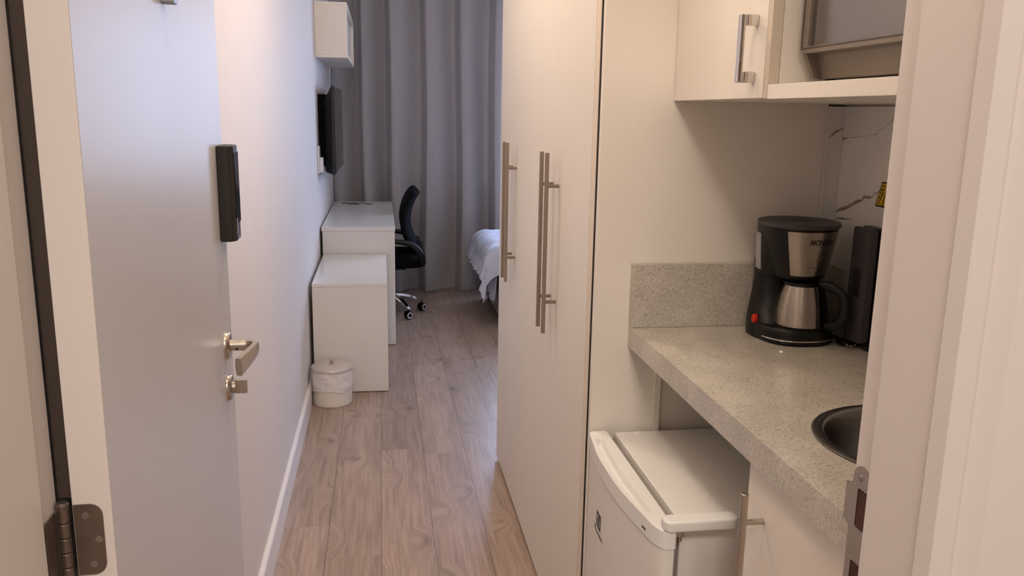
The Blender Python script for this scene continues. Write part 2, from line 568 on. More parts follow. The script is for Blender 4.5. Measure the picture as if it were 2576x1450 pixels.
def thing(name, label, cat, loc=(0, 0, 0), group=None):
    o = bpy.data.objects.new(name, None); COL.objects.link(o)
    o.empty_display_size = 0.05
    o.location = loc
    OFF[o.name] = Vector(loc)
    o['label'] = label; o['category'] = cat
    if group:
        o['group'] = group
    return o


def tag(o, label, cat, group=None):
    o['label'] = label; o['category'] = cat
    if group:
        o['group'] = group
    return o


def struct(o, label=None, cat=None):
    o['kind'] = 'structure'
    if label:
        o['label'] = label
    if cat:
        o['category'] = cat
    return o


def one(fn, *a, **k):
    bm = bmesh.new(); fn(bm, *a, **k)
    return bm


def text_bm(body, size, mtx, depth=0.0003, shear=0.0, fit=None, bold=0.0, subdiv=0):
    cu = bpy.data.curves.new('lettering', 'FONT')
    cu.body = body; cu.size = size; cu.align_x = 'CENTER'; cu.align_y = 'CENTER'
    cu.shear = shear; cu.extrude = depth; cu.offset = bold; cu.resolution_u = 3
    t = bpy.data.objects.new('lettering', cu)
    COL.objects.link(t)
    me = bpy.data.meshes.new_from_object(t)
    b = bmesh.new(); b.from_mesh(me)
    bpy.data.objects.remove(t); bpy.data.curves.remove(cu); bpy.data.meshes.remove(me)
    if fit:
        xs = [v.co.x for v in b.verts]; s = fit / (max(xs) - min(xs))
        bmesh.ops.scale(b, vec=(s, 1, 1), verts=b.verts)
    if mtx is not None:
        bmesh.ops.transform(b, matrix=mtx, verts=b.verts)
    return b


def face_mtx(origin, xdir, ydir):
    x = Vector(xdir).normalized(); y = Vector(ydir).normalized(); z = x.cross(y).normalized()
    m_ = Matrix.Identity(4)
    for i in range(3):
        m_[i][0] = x[i]; m_[i][1] = y[i]; m_[i][2] = z[i]; m_[i][3] = origin[i]
    return m_


# ------------------------------------------------------------------ the room
WX = -0.375            # left wall
FY0, FY1 = 0.645, 0.80  # thickness of the entrance wall
BY = 6.98              # back wall face
struct(obj('floor', one(box, -1.6, 3.4, -2.2, 7.12, -0.05, 0.0), 'floor', smooth=0), 'grey brown oak plank floor with dark knots', 'floor')
struct(obj('ceiling', one(box, -1.6, 3.4, -2.2, 7.12, CEIL, CEIL + 0.06), 'ceiling', smooth=0), 'plain white ceiling', 'ceiling')
struct(obj('wall_left', one(box, WX - 0.1, WX, FY1, 7.1, 0, CEIL), 'wall', smooth=0), 'smooth pale wall along the left side of the passage', 'wall')
# entrance wall with the door opening
bm = bmesh.new()
box(bm, -1.6, -0.334, FY0 + 0.012, FY1 - 0.002, 0, CEIL)
box(bm, 0.5395, 3.0, FY0 + 0.012, FY1 - 0.002, 0, CEIL)
box(bm, -0.334, 0.5395, FY0 + 0.012, FY1 - 0.002, 2.14, CEIL)
struct(obj('wall_front', bm, 'wall', smooth=0), 'entrance wall around the open doorway', 'wall')
struct(obj('wall_kitchen', one(box, 1.045, 1.14, FY1, 3.42, 0, CEIL), 'wall', smooth=0), 'wall behind the kitchenette and wardrobe', 'wall')
struct(obj('wall_divider', one(box, 1.14, 3.3, 3.34, 3.42, 0, CEIL), 'wall', smooth=0), 'wall closing the bedroom beside the wardrobe', 'wall')
struct(obj('wall_right', one(box, 3.2, 3.3, 3.42, 7.1, 0, CEIL), 'wall', smooth=0), 'right wall of the bedroom', 'wall')
struct(obj('wall_corridor', one(box, -1.6, 3.0, -2.2, -2.1, 0, CEIL), 'wall', smooth=0), 'corridor wall behind the viewer', 'wall')
bm = bmesh.new()
box(bm, -1.6, -1.5, -2.1, FY0, 0, CEIL)
struct(obj('wall_corridor_left', bm, 'wall', smooth=0), 'left end wall of the corridor', 'wall')
struct(obj('wall_corridor_right', one(box, 1.9, 2.0, -2.1, FY0, 0, CEIL), 'wall', smooth=0), 'right end wall of the corridor', 'wall')
# back wall with window opening
bm = bmesh.new()
W0, W1, WZ0, WZ1 = -0.20, 2.75, 0.85, 2.40
box(bm, WX, W0, BY, BY + 0.12, 0, CEIL); box(bm, W1, 3.2, BY, BY + 0.12, 0, CEIL)
box(bm, W0, W1, BY, BY + 0.12, 0, WZ0); box(bm, W0, W1, BY, BY + 0.12, WZ1, CEIL)
struct(obj('wall_back', bm, 'wall', smooth=0), 'back wall of the bedroom behind the curtain', 'wall')
bm = bmesh.new()
for x0, x1, z0, z1 in ((W0, W0 + .05, WZ0, WZ1), (W1 - .05, W1, WZ0, WZ1), (W0 + .05, W1 - .05, WZ0, WZ0 + .05), (W0 + .05, W1 - .05, WZ1 - .05, WZ1), (1.72, 1.78, WZ0 + .05, WZ1 - .05)):
    box(bm, x0, x1, BY + 0.005, BY + 0.035, z0, z1, 0.004)
struct(obj('window_1', bm, 'white_plastic'), 'window bringing daylight in behind the curtain', 'window')
# baseboard
bm = bmesh.new()
prism(bm, [(WX, 0), (WX + .017, 0), (WX + .017, .094), (WX + .012, .1), (WX, .1)], 'y', 1.0, 5.10)
struct(obj('baseboard_left', bm, 'baseboard'), 'white baseboard along the left wall', 'baseboard')

# tiled kitchen wall: slab with the corner strip; veins are inlaid in the same mesh
bm = bmesh.new()
box(bm, 1.035, 1.0445, FY1 + .001, 1.7995, 0.98, 1.476)
box(bm, 1.001, 1.0349, 1.7915, 1.7995, 0.976, 1.476)
for bx in (0.9985, 1.0335):
    box(bm, bx, bx + .003, 1.7905, 1.7995, 0.976, 1.476, 0, mi=1)


def vein(pts, plane):
    P = smooth_path(pts, 4)
    P = [(Vector((p.x + .0012 * noise.noise(Vector((p.x * 90, p.y * 90, 0))), p.y + .0016 * noise.noise(Vector((p.x * 120, p.y * 120, 7))))), max(.0004, p.z * (1 + .5 * noise.noise(Vector((p.x * 150, p.y * 150, 3)))))) for p in P]
    for (a, wa), (b_, wb) in zip(P, P[1:]):
        vs = []
        for q, w_ in ((a, wa), (b_, wb)):
            for s in (-1, 1):
                u, v = q.x, q.y + s * w_ * 0.36
                vs.append(bm.verts.new((1.0347, u, v) if plane == 'x' else (u, 1.7912, v)))
        f = bm.faces.new((vs[0], vs[1], vs[3], vs[2])); f.material_index = 2


vein([(1.790, 1.240, .006), (1.770, 1.247, .011), (1.745, 1.254, .012), (1.715, 1.268, .012), (1.690, 1.276, .008), (1.680, 1.284, .011), (1.655, 1.286, .005), (1.640, 1.296, .005), (1.615, 1.306, .002)], 'x')
vein([(1.790, 1.223, .004), (1.765, 1.227, .007), (1.735, 1.229, .003), (1.715, 1.231, .001)], 'x')
vein([(1.790, 1.404, .014), (1.778, 1.407, .006), (1.765, 1.409, .001), (1.74, 1.410, .002), (1.715, 1.413, .001), (1.68, 1.416, .001), (1.655, 1.420, .003), (1.652, 1.427, .001), (1.635, 1.433, .002), (1.60, 1.452, .002)], 'x')
vein([(1.000, 1.402, .004), (1.008, 1.412, .006), (1.016, 1.420, .009), (1.024, 1.423, .005), (1.033, 1.427, .006)], 'y')
struct(obj('wall_tile', bm, ['tile', 'tile_joint', 'vein'], smooth=0, recalc=False), 'white marble tiled wall with brown veins above the worktop', 'wall')

# ------------------------------------------------------------------ door frame
LX, RX = -0.313, 0.5165
bm = bmesh.new()
HD = 2.10
left = [(LX, FY1), (LX, .752), (LX + .007, .750), (LX + .007, .655), (LX + .001, .648), (LX - .006, .640), (LX - .012, .638), (LX - .02, .630), (LX - .11, .630), (LX - .11, FY0 + .012), (LX - .021, FY0 + .012), (LX - .021, FY1)]
prism(bm, left, 'z', 0, HD + .02)
struct(obj('trim_1', bm, 'frame', smooth=30), 'left jamb and architrave of the entrance door frame', 'door frame')
bm = bmesh.new()
right = [(RX, FY1), (RX, .766), (RX - .003, .762), (RX - .009, .761), (RX - .011, .757), (RX - .011, .672), (RX - .014, .668), (RX - .010, .650), (RX + .003, .640), (RX + .008, .643), (RX + .016, .637), (RX + .024, .630), (RX + .11, .628), (RX + .11, FY0 + .012), (RX + .023, FY0 + .012), (RX + .023, FY1)]
prism(bm, right, 'z', 0, HD + .02)
frame_r = struct(obj('trim_2', bm, 'frame', smooth=30), 'right jamb and architrave with a metal strike plate', 'door frame')
bm = bmesh.new()
box(bm, LX - .02, RX + .022, .63, FY1, HD + .02, HD + .06)
box(bm, LX - .11, RX + .11, .628, FY0 + .012, HD + .06, HD + .12)
struct(obj('trim_3', bm, 'frame', smooth=30), 'head of the entrance door frame', 'door frame')
# strike plate on the right jamb: y across, z up
sp = [(.768, .700), (.800, .700), (.800, 1.000), (.803, 1.004), (.812, 1.006), (.812, 1.050), (.803, 1.052), (.800, 1.056)] + [(.784 + .016 * math.cos(math.radians(a_)), 1.062 + .016 * math.sin(math.radians(a_))) for a_ in range(0, 181, 20)]
holes = [round_rect(.770, .789, 1.006, 1.052, .003), round_rect(.770, .789, .905, .966, .003)]
bm = bmesh.new()
plate_with_holes(bm, sp, holes, 'x', RX - .0018, RX - .0002)
spo = obj('strike_plate', bm, 'steel', frame_r, label='steel strike plate with two dark latch holes')
bm = bmesh.new()
for h in ((1.006, 1.052), (.905, .966)):
    box(bm, RX - .0009, RX - .0001, .770, .789, h[0], h[1])
obj('latch_hole', bm, 'wood_mortise', spo, smooth=0)
bm = bmesh.new()
lathe(bm, [(0, .0014), (.003, .001), (.0038, 0)], (RX - .0018, .786, 1.064), 16, '-x')
obj('screw', bm, 'screw', spo)

# ------------------------------------------------------------------ entrance door, swung open against the left wall
D = Vector((-0.264, 0.803, 0)); E2 = Vector((-0.2895, 1.622, 0))
dd = (E2 - D).normalized(); dn = Vector((-dd.y, dd.x, 0))     # dn points to the wall
DM = Matrix.Identity(4)
for i in range(3):
    DM[i][0] = dd[i]; DM[i][1] = dn[i]; DM[i][2] = (0, 0, 1)[i]; DM[i][3] = D[i]
# door coordinates: u along the leaf, v towards the wall (0 = visible face), z up
DL = (E2 - D).length
bm = bmesh.new(); box(bm, 0, DL, 0, .036, .008, 2.09, .0015)
bmesh.ops.transform(bm, matrix=DM, verts=bm.verts)
for f in bm.faces:
    f.material_index = 1 if f.calc_center_median().y < .806 else 0
door = struct(obj('door_1', bm, ['doorleaf', 'frame']), 'white entrance door swung open against the left wall', 'door')


def door_part(name, bm, mt, parent=None, **k):
    bmesh.ops.transform(bm, matrix=DM, verts=bm.verts)
    return obj(name, bm, mt, parent or door, **k)


# dark strip added on the hinge edge, painted as the shade in the gap
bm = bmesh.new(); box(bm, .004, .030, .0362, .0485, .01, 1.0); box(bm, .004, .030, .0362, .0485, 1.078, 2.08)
door_part('hinge_shade_strip', bm, 'hinge_shade', label='dark brown strip standing in for shade in the hinge gap')
# lever handle
UH = DL - .074
bm = bmesh.new(); lathe(bm, [(0, .0085), (.021, .0085), (.0245, .006), (.026, .002), (.026, 0)], (UH, 0, 1.021), 40, '-y')
rose = door_part('lever_handle', bm, 'nickel', label='satin nickel lever handle on a round rose')
bm = bmesh.new()
cyl(bm, (UH, -.007, 1.021), (UH, -.036, 1.021), .0105, 24)
path = [(UH, -.028, 1.021), (UH - .001, -.042, 1.021), (UH - .012, -.053, 1.020), (UH - .035, -.052, 1.018), (UH - .07, -.044, 1.014), (UH - .105, -.035, 1.010)]
P = smooth_path(path, 6)
sec = [(.0045, -.010), (.006, -.004), (.006, .004), (.0045, .010), (-.0045, .010), (-.006, .004), (-.006, -.004), (-.0045, -.010)]
n_ = len(P)
sweep(bm, P, sec, scales=[(1.35 - .35 * min(1, i / (n_ * .5)), .95 + .65 * max(0, (i / (n_ - 1) - .3) / .7)) for i in range(n_)])
door_part('lever', bm, 'nickel', rose)
bm = bmesh.new(); lathe(bm, [(0, .0005), (.0022, .0005), (.0022, 0)], (UH - .0103, -.02, 1.016), 12, '-x')
door_part('grub_screw', bm, 'black_matte', rose)
# thumb turn
bm = bmesh.new(); lathe(bm, [(0, .008), (.020, .008), (.0235, .0055), (.025, .002), (.025, 0)], (UH, 0, .940), 40, '-y')
tt = door_part('thumb_turn', bm, 'nickel', label='satin nickel thumb turn on a round rose')
bm = bmesh.new()
cyl(bm, (UH, -.007, .940), (UH, -.014, .940), .011, 24)
box(bm, UH - .004, UH + .004, -.034, -.012, .928, .955, .002)
door_part('knob', bm, 'nickel', tt)
# electronic lock
u0, u1 = DL - .074, DL - .002
bm = bmesh.new()
prism(bm, [(u0, 0), (u1, 0), (u1, -.020), (u1 - .012, -.0285), (u0 + .012, -.0285), (u0, -.020)], 'z', 1.213, 1.384, .003)
lk = door_part('electronic_lock', bm, 'black_matte', label='black rectangular electronic door lock')
bm = bmesh.new(); box(bm, u0 + .013, u1 - .013, -.0298, -.0286, 1.245, 1.372, .0005)
door_part('touch_panel', bm, 'black_gloss', lk)
bm = bmesh.new(); box(bm, u0 + .013, u1 - .016, -.0291, -.0286, 1.2235, 1.2255); box(bm, u0 + .013, u0 + .0150, -.0299, -.0286, 1.2255, 1.255)
door_part('chrome_trim', bm, 'chrome', lk)
bm = bmesh.new(); box(bm, u0 + .020, u0 + .038, -.0290, -.0286, 1.2175, 1.2205)
door_part('emblem', bm, 'grey_hook', lk)
# grey bracket whose lower end shows at the top of the picture
bm = bmesh.new(); prism(bm, [(0, 0), (-.016, 0), (-.022, .05), (-.022, .10), (0, .10)], 'x', .372, .398, .002)
for v in bm.verts:
    v.co = Vector((v.co.x, v.co.y, v.co.z + 1.580))
door_part('door_bracket', bm, 'grey_hook', label='small grey metal bracket on the door face')
# hinge
bm = bmesh.new()
prism(bm, [(.0025, .998), (.0025, 1.072)] + [(.0165 + .012 * math.cos(math.radians(a)), 1.060 + .012 * math.sin(math.radians(a))) for a in range(90, -1, -15)] + [(.0165 + .012 * math.cos(math.radians(a)), 1.010 + .012 * math.sin(math.radians(a))) for a in range(0, -91, -15)], 'y', -.0, .0018)
# outline given as (v, z) in the plane of the hinge edge: turn so the leaf lies on u = 0
for v in bm.verts:
    x, y, z = v.co
    v.co = Vector((-y * 1.0 - .0001, .036 - x + .001, z))
hinge = door_part('hinge', bm, 'hinge_metal', label='aged brown metal butt hinge with round corners')
bm = bmesh.new()
px, pv = -.006, .0425
zs = [.995, 1.0105, 1.026, 1.0415, 1.057, 1.0735]
for a, b_ in zip(zs, zs[1:]):
    cyl(bm, (px, pv, a + .0004), (px, pv, b_ - .0004), .0055, 20, .0008)
lathe(bm, [(.0058, 0), (.0062, .002), (.005, .0045), (0, .005)], (px, pv, 1.0735), 20)
door_part('knuckle', bm, 'hinge_metal', hinge)
for (vv, zz) in ((.024, 1.061), (.0135, 1.035), (.020, 1.009)):
    bm = bmesh.new()
    lathe(bm, [(0, .0002), (.001, .0003), (.0034, .0003), (.0036, 0)], (-.0018, vv, zz), 18, '-x')
    door_part('screw', bm, 'screw', hinge)
bm = bmesh.new(); box(bm, -.036, -.010, .0475, .0487, .998, 1.070, .0004)
door_part('frame_leaf', bm, 'hinge_metal', hinge)

# ------------------------------------------------------------------ ceiling lamps, the bedroom one added as fill
for i, (lx, ly) in enumerate((LAMP_NEAR, LAMP_FAR, ROOM_FILL)):
    L_ = thing('ceiling_light', ('round recessed ceiling spot above the entrance', 'round recessed ceiling spot above the wardrobe doors', 'unseen ceiling spot added to brighten the bedroom')[i], 'ceiling light', (lx, ly, CEIL), 'ceiling spots')
    bm = bmesh.new(); lathe(bm, [(.062, -.001), (.085, -.001), (.088, -.008), (.080, -.014), (.064, -.012), (.062, -.001)], (lx, ly, CEIL), 40)
    obj('ring', bm, 'white_plastic', L_)
    bm = bmesh.new(); lathe(bm, [(0, -.002), (.0615, -.002), (.0615, -.001), (0, -.001)], (lx, ly, CEIL), 32)
    obj('diffuser', bm, 'lamp_on', L_)

# ------------------------------------------------------------------ wardrobe
wr = thing('wardrobe', 'tall cream white wardrobe with four doors and long bar handles', 'wardrobe', (.75, 2.6, 0))
bm = bmesh.new()
box(bm, .492, 1.04, 1.828, 3.332, .012, 2.56)
obj('carcass', bm, 'laminate', wr, smooth=0)
bm = bmesh.new(); box(bm, .471, .4915, 1.8275, 1.8635, .006, 2.56, .001)
obj('filler_strip', bm, 'laminate_strip', wr, label='cream upright filler strip at the near end')
bm = bmesh.new(); box(bm, .4722, .60, 1.8190, 1.8270, .006, 2.56)  # dark filler painted as the shade inside the narrow gap
obj('gap_shade', bm, 'dark_gap', wr, smooth=0, label='dark strip standing in for shade beside the kitchen panel')
bm = bmesh.new(); box(bm, .505, 1.03, 1.83, 3.32, 0, .0118)
obj('plinth', bm, 'laminate_edge', wr, smooth=0)
dy = [1.8655, 2.2452, 2.606, 2.967, 3.334]


def bar_handle(bm, x_face, y, z0, z1, out=.034, hw=.006, sy=None, inset=.088):
    xb = x_face - out
    box(bm, xb - .005, xb + .005, y - hw, y + hw, z0, z1, .0006, 1)
    for z in (z0 + inset, z1 - inset):
        box(bm, xb + .0045, x_face - .0002, y - .0045, y + .0045, z - .0045, z + .0045, .001)


for k in range(4):
    bm = bmesh.new(); box(bm, .470, .4895, dy[k], dy[k + 1] - .0012, .014, 2.555, .0012)
    d_ = obj('door', bm, 'laminate', wr)
    hy = (dy[1] - .038, dy[1] + .038, dy[3] - .041, dy[3] + .041)[k]
    bm = bmesh.new(); bar_handle(bm, .470, hy, .853, 1.347)
    obj('bar_handle', bm, 'handle_bar', d_, label='satin metal bar handle')

# ------------------------------------------------------------------ kitchenette
kp = thing('kitchen_side_panel', 'tall cream panel closing the kitchenette towards the wardrobe', 'panel', (.75, 1.806, 0))
bm = bmesh.new(); box(bm, .474, 1.000, 1.8005, 1.8185, 0, 2.56, .0008)
obj('panel', bm, 'laminate', kp)
bm = bmesh.new(); box(bm, .622, .637, 1.786, 1.8002, 0, .926, .001)
obj('batten', bm, 'laminate', kp)

# granite worktop with a round hole for the sink
SX, SY, SR = .800, 1.075, .160
CT, CB = .975, .928
wt = thing('granite_worktop', 'speckled beige granite worktop with low upstands and a round sink cutout', 'worktop', (.79, 1.3, CB))
bm = bmesh.new()
hole = [(SX + (SR - .012) * math.cos(2 * math.pi * i / 64), SY + (SR - .012) * math.sin(2 * math.pi * i / 64)) for i in range(64)]
plate_with_holes(bm, [(.556, .812), (1.0335, .812), (1.0335, 1.7995), (.556, 1.7995)], [hole], 'z', CB, CT)
obj('slab', bm, 'granite', wt, smooth=0)
bm = bmesh.new(); box(bm, .5555, 1.014, 1.780, 1.7902, CT + .0003, 1.122, .0012)
box(bm, .5555, 1.000, 1.7902, 1.7998, CT + .0003, 1.122)
obj('rear_upstand', bm, 'granite', wt, smooth=30)
bm = bmesh.new(); box(bm, 1.016, 1.0343, .812, 1.790, CT + .0003, 1.122, .0012)
obj('side_upstand', bm, 'granite', wt, smooth=30)

# sink
bm = bmesh.new()
lathe(bm, [(SR - .002, .0008), (SR, .0022), (SR - .004, .0042), (SR - .016, .0036), (SR - .020, 0), (SR - .026, -.022), (SR - .034, -.09), (SR - .055, -.125), (.04, -.135), (.024, -.137), (0, -.137)], (SX, SY, CT), 72)
sink = tag(obj('sink', bm, 'sink_steel', smooth=60), 'round stainless steel sink set into the granite worktop', 'sink')
bm = bmesh.new(); lathe(bm, [(.024, .0), (.023, .003), (.016, .0015), (0, .001)], (SX, SY, CT - .1368), 32)
obj('drain', bm, 'chrome', sink)

# base cabinet
sc_ = thing('sink_cabinet', 'white base cabinet under the sink beside the small fridge', 'cabinet', (.8, .98, 0))
bm = bmesh.new()
# carcass as a shell so the bowl has room
for a in ((.590, .632, 1.147, 1.163, .822, CB - .002), (.590, 1.030, 1.147, 1.163, .0, .822), (.590, 1.030, .812, .828, .0, CB - .002), (.590, 1.030, .828, 1.147, .0, .016), (1.014, 1.030, .828, 1.147, .016, CB - .002)):
    box(bm, *a)
obj('carcass', bm, 'laminate', sc_, smooth=0)
bm = bmesh.new(); box(bm, .570, .5895, .812, 1.165, .06, CB - .004, .001)
d_ = obj('door', bm, 'laminate', sc_)
bm = bmesh.new()
cyl(bm, (.536, 1.105, .40), (.536, 1.105, .893), .006, 24, .0012)
for z in (.845, .448):
    cyl(bm, (.538, 1.105, z), (.5698, 1.105, z), .0045, 16)
obj('bar_handle', bm, 'nickel', d_, label='satin metal bar handle')

# upper cabinet
uc = thing('wall_cabinet', 'cream wall cabinet with one door above the coffee maker', 'cabinet', (.83, 1.57, 1.481))
bm = bmesh.new()
box(bm, .6535, 1.044, 1.345, 1.361, 1.481, 2.30); box(bm, .6535, 1.044, 1.783, 1.7995, 1.481, 2.30)
box(bm, .6535, 1.044, 1.361, 1.783, 1.481, 1.499); box(bm, 1.034, 1.044, 1.361, 1.783, 1.499, 2.30)
box(bm, .6535, 1.034, 1.361, 1.783, 2.284, 2.30)
obj('carcass', bm, 'laminate', uc, smooth=0)
bm = bmesh.new(); box(bm, .634, .653, 1.3625, 1.7985, 1.4815, 2.298, .001)
d_ = obj('door', bm, 'laminate', uc)
bm = bmesh.new(); box(bm, .634, .653, 1.3445, 1.3608, 1.4805, 2.30, .0008)
obj('edge_strip', bm, 'laminate_edge', uc)
bm = bmesh.new()
box(bm, .602, .612, 1.396, 1.408, 1.507, 1.620, .002)
box(bm, .6115, .6338, 1.3945, 1.4095, 1.507, 1.526, .002); box(bm, .6115, .6338, 1.3945, 1.4095, 1.601, 1.620, .002)
obj('pull_handle', bm, 'chrome', d_, label='chrome square bow handle')

# open niche for the microwave
on = thing('microwave_niche', 'open cream shelf unit holding the microwave', 'shelf', (.83, 1.08, 1.48))
bm = bmesh.new(); box(bm, .634, 1.044, .812, 1.3435, 1.4795, 1.503, .001)
obj('shelf_board', bm, 'laminate', on)
bm = bmesh.new(); box(bm, .634, 1.044, .812, 1.3435, 1.96, 1.978, .001)
obj('top_board', bm, 'laminate', on)
bm = bmesh.new(); box(bm, .634, 1.044, .812, .828, 1.5032, 1.9598, .001); box(bm, 1.034, 1.044, .8282, 1.3435, 1.5032, 1.9598)
obj('back_panel', bm, 'laminate', on, smooth=0)

# microwave
mw = thing('microwave', 'grey silver microwave with a mirrored door on the open shelf', 'microwave', (.84, 1.09, 1.503))
MY0, MY1 = .862, 1.326
bm = bmesh.new()
prism(bm, [(.7005, 1.549), (.7005, 1.785), (1.028, 1.785), (1.028, 1.512), (.712, 1.512)], 'y', MY0 + .004, MY1 - .004, .002)
obj('body', bm, 'micro_body', mw)
for y in (MY0, MY1 - .012):
    bm = bmesh.new()
    prism(bm, [(.682, 1.5515), (.700, 1.5515), (.712, 1.5125), (.699, 1.5125)], 'y', y, y + .012, .0008)
    obj('chin_gusset', bm, 'micro_body', mw)
bm = bmesh.new()
fr_o = round_rect(MY0, MY1, 1.5518, 1.788, .003); fr_i = round_rect(MY0 + .022, MY1 - .022, 1.562, 1.766, .002)
plate_with_holes(bm, fr_o, [fr_i], 'x', .678, .700)
dr = obj('door', bm, 'micro_body', mw, smooth=30)
bm = bmesh.new(); box(bm, .6835, .699, MY0 + .0222, MY1 - .0222, 1.5622, 1.7658)
obj('door_glass', bm, 'micro_glass', dr, smooth=0)
bm = bmesh.new(); box(bm, .6772, .6779, MY0, MY1, 1.5588, 1.5606); box(bm, .6772, .6779, MY1 - .0035, MY1, 1.5606, 1.788)
obj('door_edging', bm, 'micro_dark', dr, smooth=0)
for (fx, fy) in ((.722, 1.300), (.722, .89), (1.0, 1.300), (1.0, .89)):
    bm = bmesh.new(); cyl(bm, (fx, fy, 1.5032), (fx, fy, 1.5118), .010, 16)
    obj('foot', bm, 'black_matte', mw)
bm = bmesh.new()
box(bm, .745, 1.0, .90, 1.285, 1.5095, 1.5118)
obj('base_plate', bm, 'micro_dark', mw, smooth=0)

# ------------------------------------------------------------------ small fridge
FT = .725
fg = thing('mini_fridge', 'white compact fridge with a curved door under the worktop', 'fridge', (.75, 1.56, 0))
bm = bmesh.new(); box(bm, .528, 1.0, 1.336, 1.782, .02, FT, .004)
obj('cabinet', bm, 'fridge', fg)
for (fx, fy) in ((.56, 1.37), (.56, 1.75), (.97, 1.37), (.97, 1.75)):
    bm = bmesh.new(); cyl(bm, (fx, fy, 0), (fx, fy, .0198), .016, 16)
    obj('foot', bm, 'black_matte', fg)
bm = bmesh.new(); box(bm, .512, .5278, 1.342, 1.772, .05, FT - .012)
obj('gasket', bm, 'gasket', fg, smooth=0, label='grey rubber door gasket')
curve = [(.486, 1.792), (.474, 1.789), (.468, 1.776), (.4625, 1.727), (.4555, 1.66), (.4535, 1.595), (.4555, 1.493), (.464, 1.415), (.4705, 1.368), (.474, 1.340), (.481, 1.318), (.492, 1.306), (.508, 1.304)]
cur = [(p.x, p.y) for p in smooth_path([(a, b_, 0) for a, b_ in curve], 4)]
backl = [(.5115, 1.308), (.5115, 1.788), (.508, 1.792)]
outer = cur + backl


def inset(poly, d):
    n = len(poly); out = []
    for i in range(n):
        a = Vector(poly[i - 1]); b_ = Vector(poly[i]); c = Vector(poly[(i + 1) % n])
        t = (c - a).normalized(); nn = Vector((-t.y, t.x))
        out.append((b_.x + nn.x * d, b_.y + nn.y * d))
    return out


area = sum(outer[i][0] * outer[(i + 1) % len(outer)][1] - outer[(i + 1) % len(outer)][0] * outer[i][1] for i in range(len(outer)))
sgn = 1 if area > 0 else -1
bm = bmesh.new(); prism(bm, inset(outer, sgn * .0025), 'z', .03, FT - .034)
fd = obj('door', bm, 'fridge', fg, smooth=30)
# grip recess in the top edge
gr = []
G0 = [(.4755, 1.745), (.4685, 1.70), (.4625, 1.63), (.4615, 1.56), (.4655, 1.49), (.4725, 1.42), (.4795, 1.385)]
G1 = [(.4890, 1.385), (.4865, 1.44), (.4835, 1.50), (.4825, 1.57), (.4835, 1.64), (.4865, 1.70), (.4905, 1.738)]
for g in (G0, G1):
    gr += [(p.x, p.y) for p in smooth_path([(a, b_, 0) for a, b_ in g], 4)]
bm = bmesh.new()
b = bmesh.new()
es = []
for loop in (outer, gr):
    vs = [b.verts.new((x, y, FT)) for x, y in loop]
    es += [b.edges.new((vs[i], vs[(i + 1) % len(vs)])) for i in range(len(vs))]
bmesh.ops.triangle_fill(b, use_beauty=True, edges=es)
A = [b.verts.new((x, y, FT)) for x, y in outer]; B = [b.verts.new((x, y, FT - .0335)) for x, y in outer]
for i in range(len(outer)):
    j = (i + 1) % len(outer); b.faces.new((A[i], A[j], B[j], B[i]))
b.faces.new(B[::-1])
gin = inset(gr, .004 * (1 if sum(gr[i][0] * gr[(i + 1) % len(gr)][1] - gr[(i + 1) % len(gr)][0] * gr[i][1] for i in range(len(gr))) > 0 else -1))
A = [b.verts.new((x, y, FT)) for x, y in gr]; A2 = [b.verts.new((x, y, FT - .012)) for x, y in gin]
for i in range(len(gr)):
    j = (i + 1) % len(gr); b.faces.new((A[i], A2[i], A2[j], A[j]))
b.faces.new(A2)
bmesh.ops.remove_doubles(b, verts=b.verts, dist=1e-5)
merge(bm, b)
trim = obj('door_cap', bm, 'fridge_trim', fd, smooth=30)
# hinge cover, caps
bm = bmesh.new()
rr_ = round_rect(.487, .628, 1.298, 1.332, .014, 6)
prism(bm, rr_, 'z', FT + .0004, FT + .022, .005, 3)
obj('hinge_cover', bm, 'fridge_trim', fg)
bm = bmesh.new(); box(bm, .512, .526, 1.309, 1.333, FT - .013, FT - .001, .001)
cyl(bm, (.521, 1.318, FT - .025), (.521, 1.318, FT - .004), .004, 14)
obj('hinge_bracket', bm, 'nickel', fg, label='small metal hinge bracket under the cover')
for (cx, cy) in ((.546, 1.768), (.580, 1.768)):
    bm = bmesh.new(); lathe(bm, [(.0085, .0), (.008, .0016), (.005, .0022), (0, .0023)], (cx, cy, FT), 20)
    obj('screw_cap', bm, 'fridge_trim', fg)
bm = bmesh.new(); lathe(bm, [(.0085, .0), (.008, .0016), (.005, .0022), (0, .0023)], (.489, 1.775, FT), 20)
obj('screw_cap', bm, 'fridge_trim', fd)


def on_front(y, z, lift=.0004):
    # x of the door front at y
    best = None
    pl = inset(outer, sgn * .0025)
    for i in range(len(cur) - 1):
        (x0, y0), (x1, y1) = pl[i], pl[i + 1]
        if min(y0, y1) <= y <= max(y0, y1) and abs(y1 - y0) > 1e-6:
            best = x0 + (x1 - x0) * (y - y0) / (y1 - y0)
            break
    return Vector(((best if best else .4555) - lift, y, z))


def bend_on_front(bm_):
    for v in bm_.verts:
        q = on_front(v.co.y, v.co.z, 0)
        v.co.x = q.x - .0004 - max(0, v.co.x)


# emblem: square outline with a circle and a pointed half-disc (as printed), and lettering
bm = bmesh.new()
ly, lz, s = 1.628, .583, .036
def em(pts):
    return [(ly - a_ * s, lz + b_ * s) for a_, b_ in pts]


